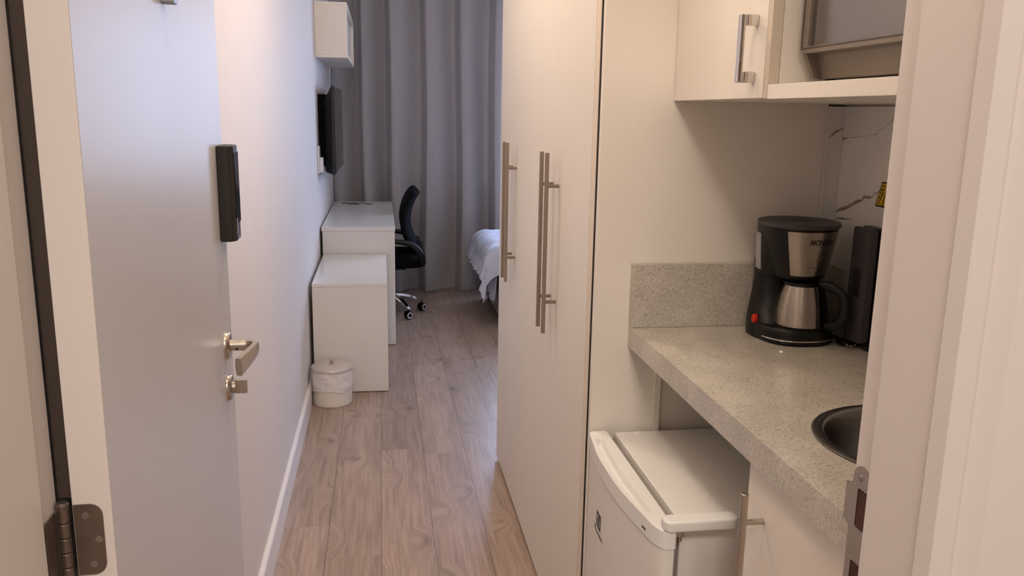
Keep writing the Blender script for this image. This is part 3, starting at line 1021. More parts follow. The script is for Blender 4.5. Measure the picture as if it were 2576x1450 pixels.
plate_with_holes(bm, em([(-.5, -.5), (.5, -.5), (.5, .5), (-.5, .5)]),
                 [em([(-.22 + .18 * math.cos(2 * math.pi * k / 20), .20 + .18 * math.sin(2 * math.pi * k / 20)) for k in range(20)]),
                  em([(.12, .38), (.27, .28), (.36, .08), (.37, -.14), (.28, -.32), (.10, -.44), (.17, -.1)]),
                  em([(-.41, -.10), (-.30, -.04), (-.18, -.06), (-.06, -.24), (.02, -.44), (-.20, -.40), (-.35, -.27)])], 'x', 0, .0003)
bend_on_front(bm)
obj('printed_emblem', bm, 'ink', fd, smooth=0)
bm = bmesh.new()
tb = text_bm('Electrolux', .0165, face_mtx((0, 1.629, .554), (0, -1, 0), (0, 0, 1)), fit=.074)
merge(bm, tb)
bend_on_front(bm)
obj('printed_lettering', bm, 'ink_soft', fd, smooth=0)
bm = bmesh.new()
for yy in (1.372, 1.364):
    box(bm, 0, .0004, yy - .0028, yy + .0028, FT - .0245, FT - .0205)
for v in bm.verts:
    q = on_front(v.co.y, v.co.z, 0); v.co.x = q.x - .0030 - v.co.x
obj('small_print', bm, 'ink', fd, smooth=0)

# ------------------------------------------------------------------ coffee maker
CX, CY = .889, 1.680
Z0 = CT
cm = thing('coffee_maker', 'black and steel drip coffee maker on the granite worktop', 'coffee maker', (CX, CY, Z0))


def se(cx, cy, rx, ry, z, e=2.4):
    return superellipse(CX + cx, CY + cy, rx, ry, z, 48, e)


bm = bmesh.new()
# base
loft(bm, [se(0, -.002, .076, .084, Z0 + .0005), se(0, -.002, .082, .089, Z0 + .004), se(0, -.002, .0812, .0882, Z0 + .022), se(0, -.001, .080, .087, Z0 + .031), se(0, -.001, .077, .084, Z0 + .034)])
# column behind the jug
loft(bm, [se(0, .022, .0845, .068, Z0 + .0006, 2.4), se(0, .024, .0850, .067, Z0 + .012, 2.4), se(0, .030, .0825, .060, Z0 + .034, 2.5), se(0, .040, .076, .047, Z0 + .060, 2.7), se(0, .048, .068, .038, Z0 + .09, 3), se(0, .049, .065, .036, Z0 + .13, 3), se(0, .046, .068, .040, Z0 + .165, 3)])
body = obj('housing', bm, 'black_plastic', cm)
# brew head
bm = bmesh.new()
loft(bm, [se(0, .032, .066, .050, Z0 + .138), se(0, .026, .070, .056, Z0 + .150), se(0, .020, .074, .062, Z0 + .19), se(0, .012, .0795, .068, Z0 + .247)])
head = obj('brew_head', bm, 'black_plastic', cm)
# lid
bm = bmesh.new()
loft(bm, [se(0, 0, .080, .082, Z0 + .2473, 2.1), se(0, 0, .084, .0865, Z0 + .2485, 2.1), se(0, 0, .085, .0875, Z0 + .2535, 2.1), se(0, 0, .0835, .086, Z0 + .2575, 2.1), se(0, 0, .079, .081, Z0 + .2590, 2.1), se(0, -.008, .050, .046, Z0 + .2590, 2.1), se(0, -.010, .043, .039, Z0 + .2545, 2.1), se(0, -.010, .018, .016, Z0 + .2540, 2.1)])
obj('lid', bm, 'charcoal', cm)
bm = bmesh.new()
for k in range(5):
    a_ = math.radians(200 + k * 35)
    lathe(bm, [(.0026, 0), (.0022, .0008), (0, .001)], (CX + .028 * math.cos(a_), CY - .010 + .024 * math.sin(a_), Z0 + .2544), 10)
obj('vent_dimple', bm, 'black_gloss', cm)


def head_pt(th, z, lift):
    """point on the front basket; th is the angle from the front (-y), positive towards +x."""
    f = max(0, min(1, (z - (Z0 + .140)) / .107))
    r = .052 + (.0815 - .052) * (f ** .85)
    cy_ = -.010 * (1 - f)
    r += lift
    return Vector((CX + .002 * (1 - f) + r * math.sin(th), CY + cy_ - r * math.cos(th), z))


def basket_panel(th0, th1, z0, z1, lift, thick, nu=28, nv=10):
    b_ = bmesh.new()
    G = [[[b_.verts.new(head_pt(th0 + (th1 - th0) * i / nu, z0 + (z1 - z0) * j / nv, lift + t)) for j in range(nv + 1)] for i in range(nu + 1)] for t in (0, thick)]
    for i in range(nu):
        for j in range(nv):
            b_.faces.new((G[1][i][j], G[1][i + 1][j], G[1][i + 1][j + 1], G[1][i][j + 1]))
            b_.faces.new((G[0][i][j], G[0][i][j + 1], G[0][i + 1][j + 1], G[0][i + 1][j]))
    for i in range(nu):
        for j in (0, nv):
            b_.faces.new((G[0][i][j], G[0][i + 1][j], G[1][i + 1][j], G[1][i][j]))
    for j in range(nv):
        for i in (0, nu):
            b_.faces.new((G[0][i][j], G[0][i][j + 1], G[1][i][j + 1], G[1][i][j]))
    return b_


# black filter basket, then the steel plate over its front
bm = bmesh.new()
loft(bm, [[head_pt(2 * math.pi * k / 56, Z0 + z_, l_) for k in range(56)] for z_, l_ in ((.1345, -.012), (.1365, -.004), (.142, 0), (.16, 0), (.18, 0), (.20, 0), (.22, 0), (.2468, 0))])
obj('filter_basket', bm, 'black_plastic', head)
bm = bmesh.new(); merge(bm, basket_panel(-.74, .98, Z0 + .1475, Z0 + .2425, .0004, .0014))
plate = obj('steel_front', bm, 'steel', head, label='brushed steel front plate with printed lettering')


def wrap(b_, zc, thc, k=1.0):
    for v in b_.verts:
        x, y, z = v.co
        p_ = head_pt(thc + x / .076, zc + y, .0020 + max(0, z) * 0.5)
        v.co = p_


bm = bmesh.new()
t_ = text_bm('MONDIAL', .0155, None, shear=.25, fit=.062, bold=.0006); wrap(t_, Z0 + .221, .22); merge(bm, t_)
obj('lettering', bm, 'ink', plate, smooth=0)
bm = bmesh.new()
t_ = text_bm('Dolce Arome', .0075, None, fit=.046); wrap(t_, Z0 + .168, .12); merge(bm, t_)
# flame drop over a small base, as printed
fl = bmesh.new()
f_pts = [(0, .011), (.003, .004), (.0042, -.001), (.003, -.005), (-.003, -.005), (-.0042, -.001), (-.002, .003)]
vs = [fl.verts.new((x, y, .0004)) for x, y in f_pts]; fl.faces.new(vs)
vs = [fl.verts.new(p_) for p_ in ((-.008, -.0085, .0004), (.008, -.0085, .0004), (.006, -.013, .0004), (-.006, -.013, .0004))]; fl.faces.new(vs)
wrap(fl, Z0 + .193, .20); merge(bm, fl)
obj('small_lettering', bm, 'ink_soft', plate, smooth=0)
# water gauge on the left flank
bm = bmesh.new()
sweep(bm, [(CX - .0685, CY + .030, Z0 + .150), (CX - .0715, CY + .028, Z0 + .185), (CX - .0755, CY + .024, Z0 + .230)], [(-.011, -.012), (.011, -.012), (.011, .004), (-.011, .004)], up=(-1, 0, 0))
obj('water_gauge', bm, 'gauge', cm, label='pale translucent water level window')
# switch
bm = bmesh.new(); lathe(bm, [(.0085, 0), (.008, .006), (.005, .009), (0, .0095)], (CX - .0765, CY + .010, Z0 + .040), 24, '-x', sx=1.3)
obj('switch', bm, 'red', cm, label='red rocker switch')
# steel ring on the base, warming plate
bm = bmesh.new()
sup = superellipse(CX, CY - .002, .0816, .0886, Z0 + .0115, 96, 2.4)
sweep(bm, [p_ for p_ in sup[52:94]], circle(.0017, 8))
obj('base_ring', bm, 'chrome', cm)
# jug
JX, JY = CX + .004, CY - .030
bm = bmesh.new(); lathe(bm, [(0, Z0 + .0345), (.050, Z0 + .0345), (.0535, Z0 + .038), (.0535, Z0 + .046), (.0510, Z0 + .075), (.0450, Z0 + .104), (.0385, Z0 + .124), (0, Z0 + .1245)], (JX, JY, 0), 48)
jug = obj('jug', bm, 'steel', cm, label='brushed steel coffee jug')
bm = bmesh.new(); lathe(bm, [(.0385, Z0 + .1245), (.0400, Z0 + .1250), (.0400, Z0 + .1315), (.034, Z0 + .1335), (0, Z0 + .1338)], (JX, JY, 0), 40)
obj('jug_lid', bm, 'black_plastic', jug)
ha = math.radians(38)
hd = Vector((math.sin(ha), -math.cos(ha), 0))
J = Vector((JX, JY, 0))
hp = [J + hd * .036 + Vector((0, 0, Z0 + .127)), J + hd * .062 + Vector((0, 0, Z0 + .127)), J + hd * .090 + Vector((0, 0, Z0 + .110)), J + hd * .094 + Vector((0, 0, Z0 + .070)), J + hd * .080 + Vector((0, 0, Z0 + .046)), J + hd * .054 + Vector((0, 0, Z0 + .040))]
bm = bmesh.new(); sweep(bm, smooth_path(hp, 6), circle(.010, 12, .006), up=(-hd.y, hd.x, 0))
# strap hugging the jug
sv = []
for (zz, r_) in ((.037, .0540), (.046, .0542), (.075, .0517), (.104, .0457), (.126, .0402)):
    sv.append([J + Vector((math.sin(ha + t) * r_, -math.cos(ha + t) * r_, Z0 + zz)) for t in (-.42, -.25, 0, .25, .42)] + [J + Vector((math.sin(ha + t) * (r_ + .004), -math.cos(ha + t) * (r_ + .004), Z0 + zz)) for t in (.38, .2, 0, -.2, -.38)])
loft(bm, sv)
obj('jug_handle', bm, 'black_plastic', jug)

# ------------------------------------------------------------------ slim upright appliance, plug and sticker
ap = thing('sandwich_maker', 'dark grey and black sandwich maker standing upright beside the tiled wall', 'sandwich maker', (1.0, 1.57, CT))
bm = bmesh.new()
b = bmesh.new()
outer_ = [(1.6045, CT + .016), (1.6075, CT + .030), (1.6045, 1.226), (1.601, 1.2315), (1.545, 1.2335), (1.541, 1.230), (1.541, CT + .024), (1.545, CT + .018)]
plate_with_holes(b, outer_, [round_rect(1.563, 1.594, 1.086, 1.147, .002)], 'x', .973, .981)
merge(bm, b)
box(bm, .9792, .981, 1.560, 1.597, 1.083, 1.150)
box(bm, .981, .991, 1.543, 1.603, CT + .02, 1.2295, .001)
obj('grey_shell', bm, 'charcoal', ap, smooth=30)
bm = bmesh.new(); box(bm, .9772, .9792, 1.5625, 1.5945, 1.0855, 1.1475)
obj('recess', bm, 'black_matte', ap, smooth=0)
bm = bmesh.new(); lathe(bm, [(.0135, 0), (.0150, .0008), (.0150, .0012), (.0125, .0012), (.0120, 0)], (.973, 1.585, 1.036), 36, '-x')
obj('round_mark', bm, 'charcoal', ap)
bm = bmesh.new(); box(bm, .9912, 1.0145, 1.538, 1.606, CT + .010, 1.2325, .004)
obj('black_shell', bm, 'black_plastic', ap)
for y in (1.551, 1.593):
    bm = bmesh.new(); box(bm, .993, 1.010, y - .007, y + .007, CT + .0004, CT + .0102, .001)
    obj('foot', bm, 'black_matte', ap)

pl = thing('power_plug', 'black power plug with three metal pins lying on the worktop', 'plug', (.978, 1.605, CT))
bm = bmesh.new()
loft(bm, [superellipse(.987, 1.632, .008, .007, CT + .012, 20), superellipse(.985, 1.626, .012, .010, CT + .016, 20)], cap=True)
bmx = bmesh.new()
secs = []
for (y, rx, rz, zc) in ((1.640, .0045, .0045, .0085), (1.632, .008, .006, .0083), (1.622, .016, .0072, .0080), (1.610, .0195, .0074, .0078), (1.606, .0185, .0068, .0078)):
    secs.append([(.986 + rx * math.cos(a_), y, CT + zc + rz * math.sin(a_)) for a_ in [2 * math.pi * k / 24 for k in range(24)]])
bm.free(); bm = bmx
loft(bm, secs)
obj('plug_body', bm, 'black_plastic', pl)
for dx, dz in ((-.0095, 0), (0, -.003), (.0095, 0)):
    bm = bmesh.new(); cyl(bm, (.986 + dx, 1.6062, CT + .0085 + dz), (.986 + dx, 1.588, CT + .0080 + dz), .0022, 12, .0005)
    obj('pin', bm, 'chrome', pl)
bm = bmesh.new(); tube(bm, [(.986, 1.639, CT + .0085), (.986, 1.655, CT + .008), (.992, 1.690, CT + .006), (1.008, 1.735, CT + .0045), (1.014, 1.764, CT + .0045), (1.014, 1.782, CT + .0045)], .0035, 10)
obj('cord', bm, 'black_plastic', pl)

pl.location = Vector(pl.location) + Vector((-.012, -.016, 0))

# voltage sticker on the tiles, tilted
SM = Matrix(((0, 0, -1, 1.0344), (.31, -1, 0, 1.6195), (-.95, 0, 0, 1.3225), (0, 0, 0, 1)))
bm = bmesh.new()
b = bmesh.new(); prism(b, round_rect(0, .056, 0, .046, .003), 'z', -.0001, .0002); merge(bm, b, 0, SM.copy())
stk = tag(obj('voltage_sticker', bm, 'ink', smooth=0), 'slanted yellow and black 127V sticker on the marble tiles', 'sticker')
bm = bmesh.new()
for y0_, y1_ in ((.0028, .0235), (.0265, .043)):
    b = bmesh.new(); prism(b, round_rect(.0035, .0525, y0_, y1_, .0022), 'z', -.0002, .0004); merge(bm, b, 0, SM.copy())
obj('yellow_field', bm, 'sticker_yellow', stk, smooth=0)
bm = bmesh.new()
merge(bm, text_bm('127V~', .0145, SM @ Matrix.Translation((.0275, .0105, .0004)), fit=.043, bold=.0004))
obj('lettering', bm, 'ink', stk, smooth=0)

# ------------------------------------------------------------------ waste bin
BX, BYY, BR = -.259, 4.115, .098
bn = thing('waste_bin', 'small round white bin with a liner beside the low white cabinet', 'bin', (BX, BYY, 0))
bm = bmesh.new(); lathe(bm, [(0, .001), (BR - .003, .001), (BR - .001, .004), (BR, .012), (BR, .168), (BR - .002, .17), (BR - .003, .165), (BR - .003, .01), (0, .01)], (BX, BYY, 0), 64)
obj('bucket', bm, 'bin', bn)
bm = bmesh.new()
rings = []
NS = 96
for j in range(15):
    f = j / 14
    ring = []
    for i in range(NS):
        a_ = 2 * math.pi * i / NS
        low = .090 + .012 * math.sin(a_ * 1.0 + .6) + .006 * math.sin(3 * a_ + 1.0) + .003 * math.sin(7 * a_) + .004 * noise.noise(Vector((math.cos(a_) * 5, math.sin(a_) * 5, 2)))
        z = .176 + (low - .176) * f
        r_ = BR + .0030 + .0055 * abs(noise.noise(Vector((math.cos(a_) * 3.2 + z * 9, math.sin(a_) * 3.2, z * 34)))) + .0020 * math.sin(5 * a_ + z * 70) * f * (1 - f) * 3
        ring.append((BX + r_ * math.cos(a_), BYY + r_ * math.sin(a_), z))
    rings.append(ring)
loft(bm, rings, cap=False)
obj('bin_liner', bm, 'liner', bn, smooth=60, label='crumpled thin white bin bag folded over the rim')
bm = bmesh.new(); lathe(bm, [(BR - .004, .1765), (BR + .005, .1765), (BR + .006, .179), (BR + .006, .188), (BR + .003, .193), (BR - .01, .196), (.05, .2005), (0, .202)], (BX, BYY, 0), 64)
lid = obj('lid', bm, 'lid', bn, label='satin metal lid')
bm = bmesh.new(); lathe(bm, [(.013, .2018), (.013, .2035), (.0085, .206), (.0085, .217), (.0065, .2215), (.003, .2235), (0, .224)], (BX, BYY, 0), 32)
obj('knob', bm, 'nickel', lid)

# ------------------------------------------------------------------ low cabinet
lc = thing('low_cabinet', 'low white box cabinet standing in front of the desk', 'cabinet', (-.175, 4.7, 0))
bm = bmesh.new(); box(bm, -.357, .0215, 4.252, 4.268, .004, .566, .0008)
obj('end_panel', bm, 'desk_white', lc)
bm = bmesh.new(); box(bm, -.357, .0215, 4.250, 5.135, .5665, .584, .001)
obj('top_board', bm, 'desk_white', lc)
bm = bmesh.new(); box(bm, -.355, .0035, 4.2685, 5.133, .03, .566); 
obj('carcass', bm, 'desk_white', lc, smooth=0)
bm = bmesh.new(); box(bm, .004, .021, 4.2695, 4.699, .03, .5655, .0008); box(bm, .004, .021, 4.702, 5.133, .03, .5655, .0008)
obj('door', bm, 'desk_white', lc)
bm = bmesh.new(); box(bm, -.34, -.02, 4.30, 5.11, 0, .0298)
obj('plinth', bm, 'desk_white', lc, smooth=0)

# ------------------------------------------------------------------ desk
dk = thing('desk', 'white desk with a solid end panel along the left wall', 'desk', (-.145, 5.9, 0))
bm = bmesh.new(); box(bm, -.364, .078, 5.148, 6.62, .726, .751, .001)
obj('desktop', bm, 'desk_white', dk)
for y0 in (5.152, 6.597):
    bm = bmesh.new(); box(bm, -.360, .0755, y0, y0 + .018, .003, .7255, .0008)
    obj('end_panel', bm, 'desk_white', dk)
bm = bmesh.new(); box(bm, -.358, -.343, 5.1705, 6.5965, .30, .7255)
obj('modesty_panel', bm, 'desk_white', dk, smooth=0)

# leaflets
lf = [(-.235, 6.49, .751, .15, .105, 8, 'leaflet spread open nearest the wall on the desk'), (-.120, 6.445, .751, .145, .10, -14, 'leaflet lying in front on the desk, printed dark'), (-.20, 6.43, .7522, .12, .09, 24, 'leaflet on top of the others on the desk')]
for k, (x, y, z, w_, d__, an, lb) in enumerate(lf):
    bm = bmesh.new(); box(bm, -w_ / 2, w_ / 2, -d__ / 2, d__ / 2, 0.0002, .0010)
    b = bmesh.new(); box(b, -w_ / 2 + .006, w_ / 2 - .02, -d__ / 2 + .006, d__ / 2 - .008, .0010, .0012); merge(bm, b, 1)
    bmesh.ops.transform(bm, matrix=Matrix.Translation((x, y, z)) @ Matrix.Rotation(math.radians(an), 4, 'Z'), verts=bm.verts)
    tag(obj('leaflet', bm, ['paper', 'paper_blue'], smooth=0), 'glossy ' + lb, 'leaflet', 'leaflets on the desk')

# ------------------------------------------------------------------ wall box shelf above the desk
sh = thing('wall_shelf', 'white box shelf on the left wall above the television', 'shelf', (WX, 5.8, 1.75))
S0, S1 = 5.21, 6.42
SX0, SX1 = WX + .001, -.187
bm = bmesh.new(); box(bm, SX0, SX1, S0, S0 + .018, 1.768, 2.046, .0008); 
obj('end_panel', bm, 'laminate', sh)
bm = bmesh.new(); box(bm, SX0, SX1, S1 - .018, S1, 1.768, 2.046, .0008)
obj('end_panel', bm, 'laminate', sh)
bm = bmesh.new(); box(bm, SX0, SX1, S0, S1, 1.750, 1.7678, .0008)
obj('bottom_board', bm, 'laminate', sh)
bm = bmesh.new(); box(bm, SX0, SX1, S0, S1, 2.0462, 2.064, .0008)
obj('top_board', bm, 'laminate', sh)
bm = bmesh.new(); box(bm, SX0, SX0 + .008, S0 + .0185, S1 - .0185, 1.7682, 2.0458)
obj('back_panel', bm, 'laminate', sh, smooth=0)
bm = bmesh.new(); box(bm, SX1 - .040, SX1 - .024, S0 + .10, S1 - .02, 1.770, 2.044, .0008)
obj('sliding_door', bm, 'laminate', sh)

# ------------------------------------------------------------------ television
tv = thing('television', 'black flat screen television mounted on the left wall above the desk', 'television', (-.30, 5.7, 1.33))
T0, T1 = 5.20, 6.15
bm = bmesh.new()
prism(bm, [(-.268, 1.072), (-.268, 1.585), (-.284, 1.590), (-.290, 1.588), (-.292, 1.060), (-.284, 1.058)], 'y', T0, T1, .002)
obj('frame', bm, 'tv_body', tv)
bm = bmesh.new(); box(bm, -.2682, -.2665, T0 + .012, T1 - .010, 1.088, 1.578)
obj('screen', bm, 'tv_screen', tv, smooth=0)
bm = bmesh.new()
loft(bm, [[(-.2915, T0 + .004, 1.064), (-.2915, T1 - .004, 1.064), (-.2915, T1 - .004, 1.580), (-.2915, T0 + .004, 1.580)], [(-.325, T0 + .05, 1.072), (-.325, T1 - .05, 1.072), (-.325, T1 - .05, 1.52), (-.325, T0 + .05, 1.52)], [(-.338, T0 + .07, 1.08), (-.338, T1 - .07, 1.08), (-.338, T1 - .07, 1.50), (-.338, T0 + .07, 1.50)]])
obj('back_cover', bm, 'tv_body', tv)
bm = bmesh.new(); box(bm, WX + .0005, -.3382, T0 + .10, T1 - .10, 1.11, 1.54)  # mount plate; its tall black box also stands for shade on the wall
obj('mount_with_shade', bm, 'black_mesh', tv, smooth=0)

# socket with adapter
so = thing('wall_socket', 'white wall socket with a plugged in adapter beside the television', 'socket', (WX, 5.2, 1.14))
bm = bmesh.new(); box(bm, WX + .0003, WX + .012, 5.125, 5.235, 1.075, 1.235, .003)
obj('face_plate', bm, 'white_plastic', so)
bm = bmesh.new(); box(bm, WX + .012, -.3425, 5.140, 5.205, 1.080, 1.168, .004)
obj('adapter', bm, 'white_plastic', so)

# ------------------------------------------------------------------ office chair
ch = thing('office_chair', 'black mesh office chair on chrome castors pushed in at the desk', 'chair', (.055, 6.02, 0))
OX, OY = .055, 6.02
bm = bmesh.new()
cyl(bm, (OX, OY, .095), (OX, OY, .24), .026, 24, .002); cyl(bm, (OX, OY, .24), (OX, OY, .352), .014, 20)
obj('gas_column', bm, 'black_plastic', ch)
for k in range(5):
    a_ = math.radians(-58.6 + 72 * k)
    d_ = Vector((math.cos(a_), math.sin(a_), 0)); c0 = Vector((OX, OY, 0))
    bm = bmesh.new()
    sweep(bm, smooth_path([c0 + d_ * .012 + Vector((0, 0, .132)), c0 + d_ * .07 + Vector((0, 0, .134)), c0 + d_ * .15 + Vector((0, 0, .115)), c0 + d_ * .215 + Vector((0, 0, .085)), c0 + d_ * .238 + Vector((0, 0, .068))], 5), [(-.018, -.008), (.018, -.008), (.013, .010), (-.013, .010)], scales=[1 - .3 * i / 20 for i in range(21)])
    leg = obj('base_leg', bm, 'chrome', ch)
    w_ = c0 + d_ * .235
    s_ = Vector((-d_.y, d_.x, 0))
    # castor yaw so that the discs show towards the passage, as in the photo
    ya = math.radians((-25, -62, 40, 100, 160)[k])
    ax = Vector((math.sin(ya), -math.cos(ya), 0)) if k < 2 else s_
    ax = Vector((.45, -.89, 0)).normalized() if k == 0 else (Vector((.75, -.66, 0)).normalized() if k == 1 else s_)
    bm = bmesh.new()
    cyl(bm, w_ + Vector((0, 0, .045)), w_ + Vector((0, 0, .072)), .006, 12)
    cyl(bm, w_ - ax * .008 + Vector((0, 0, .030)), w_ + ax * .008 + Vector((0, 0, .030)), .026, 24)
    cs = obj('castor', bm, 'black_plastic', leg)
    for sg in (-1, 1):
        bm = bmesh.new()
        q = ax.to_track_quat('Z', 'Y').to_matrix().to_4x4() if sg > 0 else (-ax).to_track_quat('Z', 'Y').to_matrix().to_4x4()
        cc = w_ + ax * sg * .0082 + Vector((0, 0, .030))
        lathe(bm, [(0, .0), (.029, 0), (.030, .002), (.030, .012), (.028, .0145), (.024, .0145)], cc, 28, mtx=q)
        lathe(bm, [(.0138, .0150), (0, .0150)], cc, 24, mtx=q)
        lathe(bm, [(.024, .0145), (.0235, .0155), (.0145, .0155), (.0138, .0150)], cc, 28, mtx=q, mi=1)
        merge_o = obj('castor_wheel', bm, ['black_plastic', 'wheel_ring'], leg)
# seat
bm = bmesh.new()


def seat_sec(x, zt, zb, hw):
    n = 24; out = []
    for i in range(n):
        a_ = 2 * math.pi * i / n
        c, s = math.cos(a_), math.sin(a_)
        out.append((x, OY + hw * math.copysign(abs(c) ** .55, c), (zt + zb) / 2 + (zt - zb) / 2 * math.copysign(abs(s) ** .7, s)))
    return out


loft(bm, [seat_sec(OX - .225, .43, .405, .15), seat_sec(OX - .215, .445, .385, .20), seat_sec(OX - .15, .465, .365, .235), seat_sec(OX, .470, .352, .245), seat_sec(OX + .12, .468, .353, .240), seat_sec(OX + .20, .462, .356, .225), seat_sec(OX + .235, .445, .368, .20), seat_sec(OX + .248, .425, .385, .16)])
obj('seat', bm, 'black_mesh', ch)
# back
bp_ = [(OX + .215, .500), (OX + .175, .53), (OX + .145, .575), (OX + .122, .64), (OX + .118, .71), (OX + .130, .78), (OX + .152, .84), (OX + .178, .885), (OX + .196, .906)]
P = smooth_path([(x, OY, z) for x, z in bp_], 4)
rings = []
for i, q in enumerate(P):
    t = (P[min(i + 1, len(P) - 1)] - P[max(i - 1, 0)]).normalized()
    nrm = Vector((t.z, 0, -t.x))
    f = i / (len(P) - 1)
    hw = .17 + .045 * math.sin(math.pi * min(1, f * 1.1)) - (.03 if f > .93 else 0) - .02 * max(0, f - .8) * 5
    th = .030 + .004 * f - (.012 * max(0, (f - .9) / .1) ** 2)
    ring = []
    for k in range(20):
        a_ = 2 * math.pi * k / 20
        c, s = math.cos(a_), math.sin(a_)
        yy = hw * math.copysign(abs(c) ** .5, c)
        curve_ = -.030 * (yy / .2) ** 2
        ring.append(q + nrm * (th * math.copysign(abs(s) ** .8, s)) + nrm * curve_ * -1 * -1 + Vector((0, yy, 0)))
    rings.append(ring)
loft(bm := bmesh.new(), rings)
obj('backrest', bm, 'black_mesh', ch)
# link between the seat and the back
for s_ in (-.10, .10):
    bm = bmesh.new()
    sweep(bm, smooth_path([(OX + .10, OY + s_, .362), (OX + .22, OY + s_, .385), (OX + .236, OY + s_, .43), (OX + .215, OY + s_, .50), (OX + .190, OY + s_, .55)], 5), [(-.02, -.012), (.02, -.012), (.02, .012), (-.02, .012)])
    obj('back_bracket', bm, 'black_plastic', ch)
for s_ in (-1, 1):
    bm = bmesh.new()
    y_ = OY + s_ * .262
    ap_ = smooth_path([(OX + .225, y_ - s_ * .04, .415), (OX + .215, y_ - s_ * .015, .455), (OX + .185, y_, .505), (OX + .13, y_, .548), (OX + .05, y_, .564), (OX - .04, y_, .568), (OX - .11, y_, .558), (OX - .135, y_, .530), (OX - .10, y_, .490), (OX + .02, y_ - s_ * .02, .450)], 6)
    sweep(bm, ap_, circle(.018, 14, .020), scales=[(1.0, 1.55 - .75 * min(1, i_ / (len(ap_) * .45))) for i_ in range(len(ap_))])
    obj('armrest', bm, 'black_plastic', ch)
bm = bmesh.new(); box(bm, OX - .09, OX + .11, OY - .07, OY + .07, .330, .356, .008)
obj('seat_mechanism', bm, 'black_plastic', ch)

# ------------------------------------------------------------------ curtain
bm = bmesh.new()
NX, NZ = 240, 60
cx0, cx1 = -.372, 1.02
edges_ = [-.62, -.40, -.165, .035, .305, .585, .855, 1.10, 1.36]


def fold(x, z):
    h = z / 2.5
    xs = x + .010 * math.sin(z * 2.1 + x * 5) - (.06 * (1.6 - z) * .25 if x < .15 else 0) * (1 if x > -.2 else .2)
    for a_, b_ in zip(edges_, edges_[1:]):
        if a_ <= xs < b_:
            t = (xs - a_) / (b_ - a_)
            break
    else:
        t = 0.5
    # sharp rise just at the fold's left edge, then a slow fall back to the right
    if t < .16:
        s = t / .16
        v = -math.cos(math.pi * s) * -1
        v = math.cos(math.pi * s)            # +1 (deep) -> -1 (towards the room)
    else:
        s = (t - .16) / .84
        v = -math.cos(math.pi * (s ** 1.15))
    amp = .092 * (1.0 - .25 * h) + .008 * math.sin(x * 9)
    if z < .22:
        amp *= .8 + .2 * z / .22
    y = v * amp
    y += .006 * math.sin(x * 31 + z * 1.5)
    if z < .40:
        y += .010 * (1 - z / .40) * noise.noise(Vector((x * 9, z * 9, 3.1)))
    return y


rows = []
for j in range(NZ + 1):
    z = .012 + (2.52 - .012) * (j / NZ) ** 1.2
    rows.append([bm.verts.new((cx0 + (cx1 - cx0) * i / NX, 6.735 + fold(cx0 + (cx1 - cx0) * i / NX, z), z)) for i in range(NX + 1)])
for A, B in zip(rows, rows[1:]):
    for i in range(NX):
        bm.faces.new((A[i], A[i + 1], B[i + 1], B[i]))
o = obj('curtain', bm, 'curtain', smooth=180, recalc=False)
sol = o.modifiers.new('thickness', 'SOLIDIFY'); sol.thickness = .003
tag(o, 'floor length grey curtain with deep folds across the back wall', 'curtain')

# ------------------------------------------------------------------ bed
bd = thing('bed', 'bed with a grey base and rumpled pale duvet beside the curtain', 'bed', (1.5, 5.95, 0))
B0, B1 = 5.52, 6.44
bm = bmesh.new(); box(bm, .795, 2.72, B0, B1, .055, .335, .012, 3)
obj('base', bm, 'mattress_base', bd)
for (fx, fy) in ((.84, B0 + .06), (.84, B1 - .06), (2.66, B0 + .06), (2.66, B1 - .06)):
    bm = bmesh.new(); box(bm, fx - .025, fx + .025, fy - .025, fy + .025, 0, .0548)
    obj('foot', bm, 'foot', bd)
bm = bmesh.new(); box(bm, .785, 2.73, B0 - .005, B1 + .005, .336, .515, .035, 4)
obj('mattress', bm, 'sheet', bd)
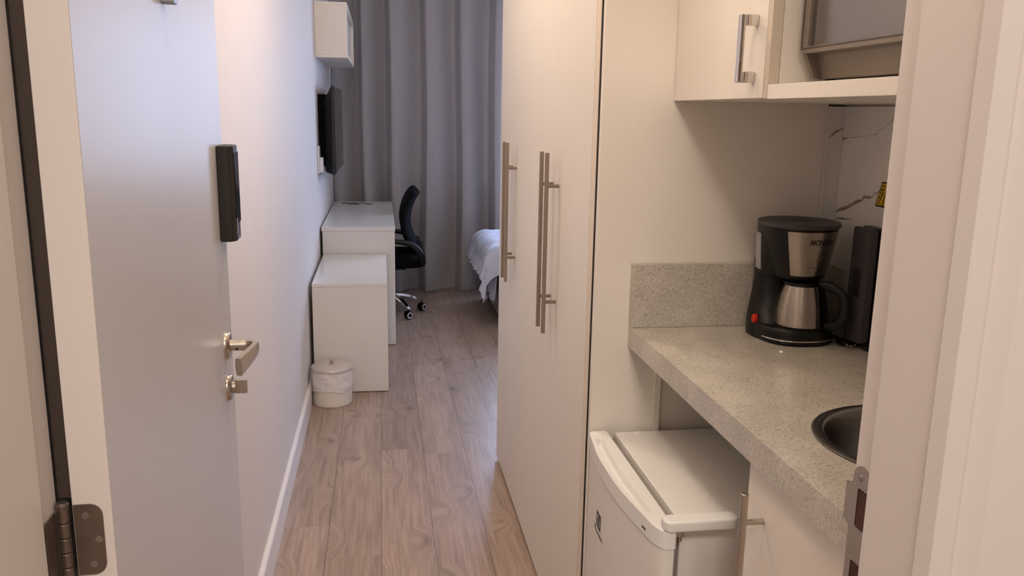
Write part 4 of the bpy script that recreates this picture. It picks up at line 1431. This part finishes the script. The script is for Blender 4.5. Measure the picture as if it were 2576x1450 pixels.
# duvet: puffed over the mattress, its hem hanging free of the foot of the bed
bm = bmesh.new()
NU, NV = 84, 110
x0, x1 = .535, 2.60
y0, y1 = B0 - .16, B1 + .06
top = []
for i in range(NU + 1):
    row = []
    for j in range(NV + 1):
        u = x0 + (x1 - x0) * (i / NU) ** 1.5; v = y0 + (y1 - y0) * j / NV
        lo, hi = B0 - .012, B1 + .012
        x, y = u, v
        drop = 0
        ex, rf = .690, .115
        foot = max(0.0, ex + rf - u)
        if foot > 0:
            if foot < rf * 1.45:
                an = foot / rf; x = ex + rf - rf * math.sin(an); drop += rf - rf * math.cos(an)
            else:
                an = 1.45; x = ex + rf - rf * math.sin(an) - .25 * (foot - rf * an); drop += rf - rf * math.cos(an) + (foot - rf * an) * .9
        r_ = .06
        for (lim, sg) in ((lo, -1), (hi, 1)):
            e = (v - lim) * sg
            if e > -r_:
                d_ = e + r_
                if d_ < r_ * 1.57:
                    an = d_ / r_; y = lim - sg * r_ + sg * r_ * math.sin(an); drop += r_ - r_ * math.cos(an)
                else:
                    y = lim + sg * .05 * (d_ - r_ * 1.57); drop += r_ + (d_ - r_ * 1.57)
        nz = noise.noise(Vector((u * 5, v * 5, 1.7))) * .016 + noise.noise(Vector((u * 14, v * 14, 5.2))) * .008
        hem = max(0.0, min(1.0, (foot - .10) / .14))
        wave = math.sin(v * 58 + 2.5 * math.sin(v * 9)) + .5 * math.sin(v * 131 + 1.0)
        x += hem * (.011 * wave) - abs(nz) * .8 * (1 if foot > 0 else 0)
        z = .552 - drop + nz + hem * .010 * math.sin(v * 37 + 1.3 * math.sin(v * 17))
        row.append(bm.verts.new((x, y, z)))
    top.append(row)
for A, B in zip(top, top[1:]):
    for j in range(NV):
        bm.faces.new((A[j], A[j + 1], B[j + 1], B[j]))
o = obj('duvet', bm, 'sheet', bd, smooth=180, label='pale rumpled duvet with a wavy ruffled hem')
sol = o.modifiers.new('thickness', 'SOLIDIFY'); sol.thickness = .012; sol.offset = 1
# bed sheet hanging below the duvet at the foot
bm = bmesh.new()
NR = 200
rows = []
for k in range(9):
    f = k / 8
    row = []
    for i in range(NR + 1):
        v = B0 + .01 + (B1 - .02 - B0) * i / NR
        low = .40 - .22 * max(0, min(1, (6.12 - v) / .5)) ** .8 + .012 * math.sin(v * 60)
        x = .778 - .030 * f - (.004 + .014 * f) * math.sin(v * 64 + 2 * math.sin(v * 13))
        row.append(bm.verts.new((x, v, .495 + (low - .495) * f)))
    rows.append(row)
for A, B in zip(rows, rows[1:]):
    for i in range(NR):
        bm.faces.new((A[i], A[i + 1], B[i + 1], B[i]))
o = obj('hanging_sheet', bm, 'sheet', bd, smooth=180)
sol = o.modifiers.new('thickness', 'SOLIDIFY'); sol.thickness = .003
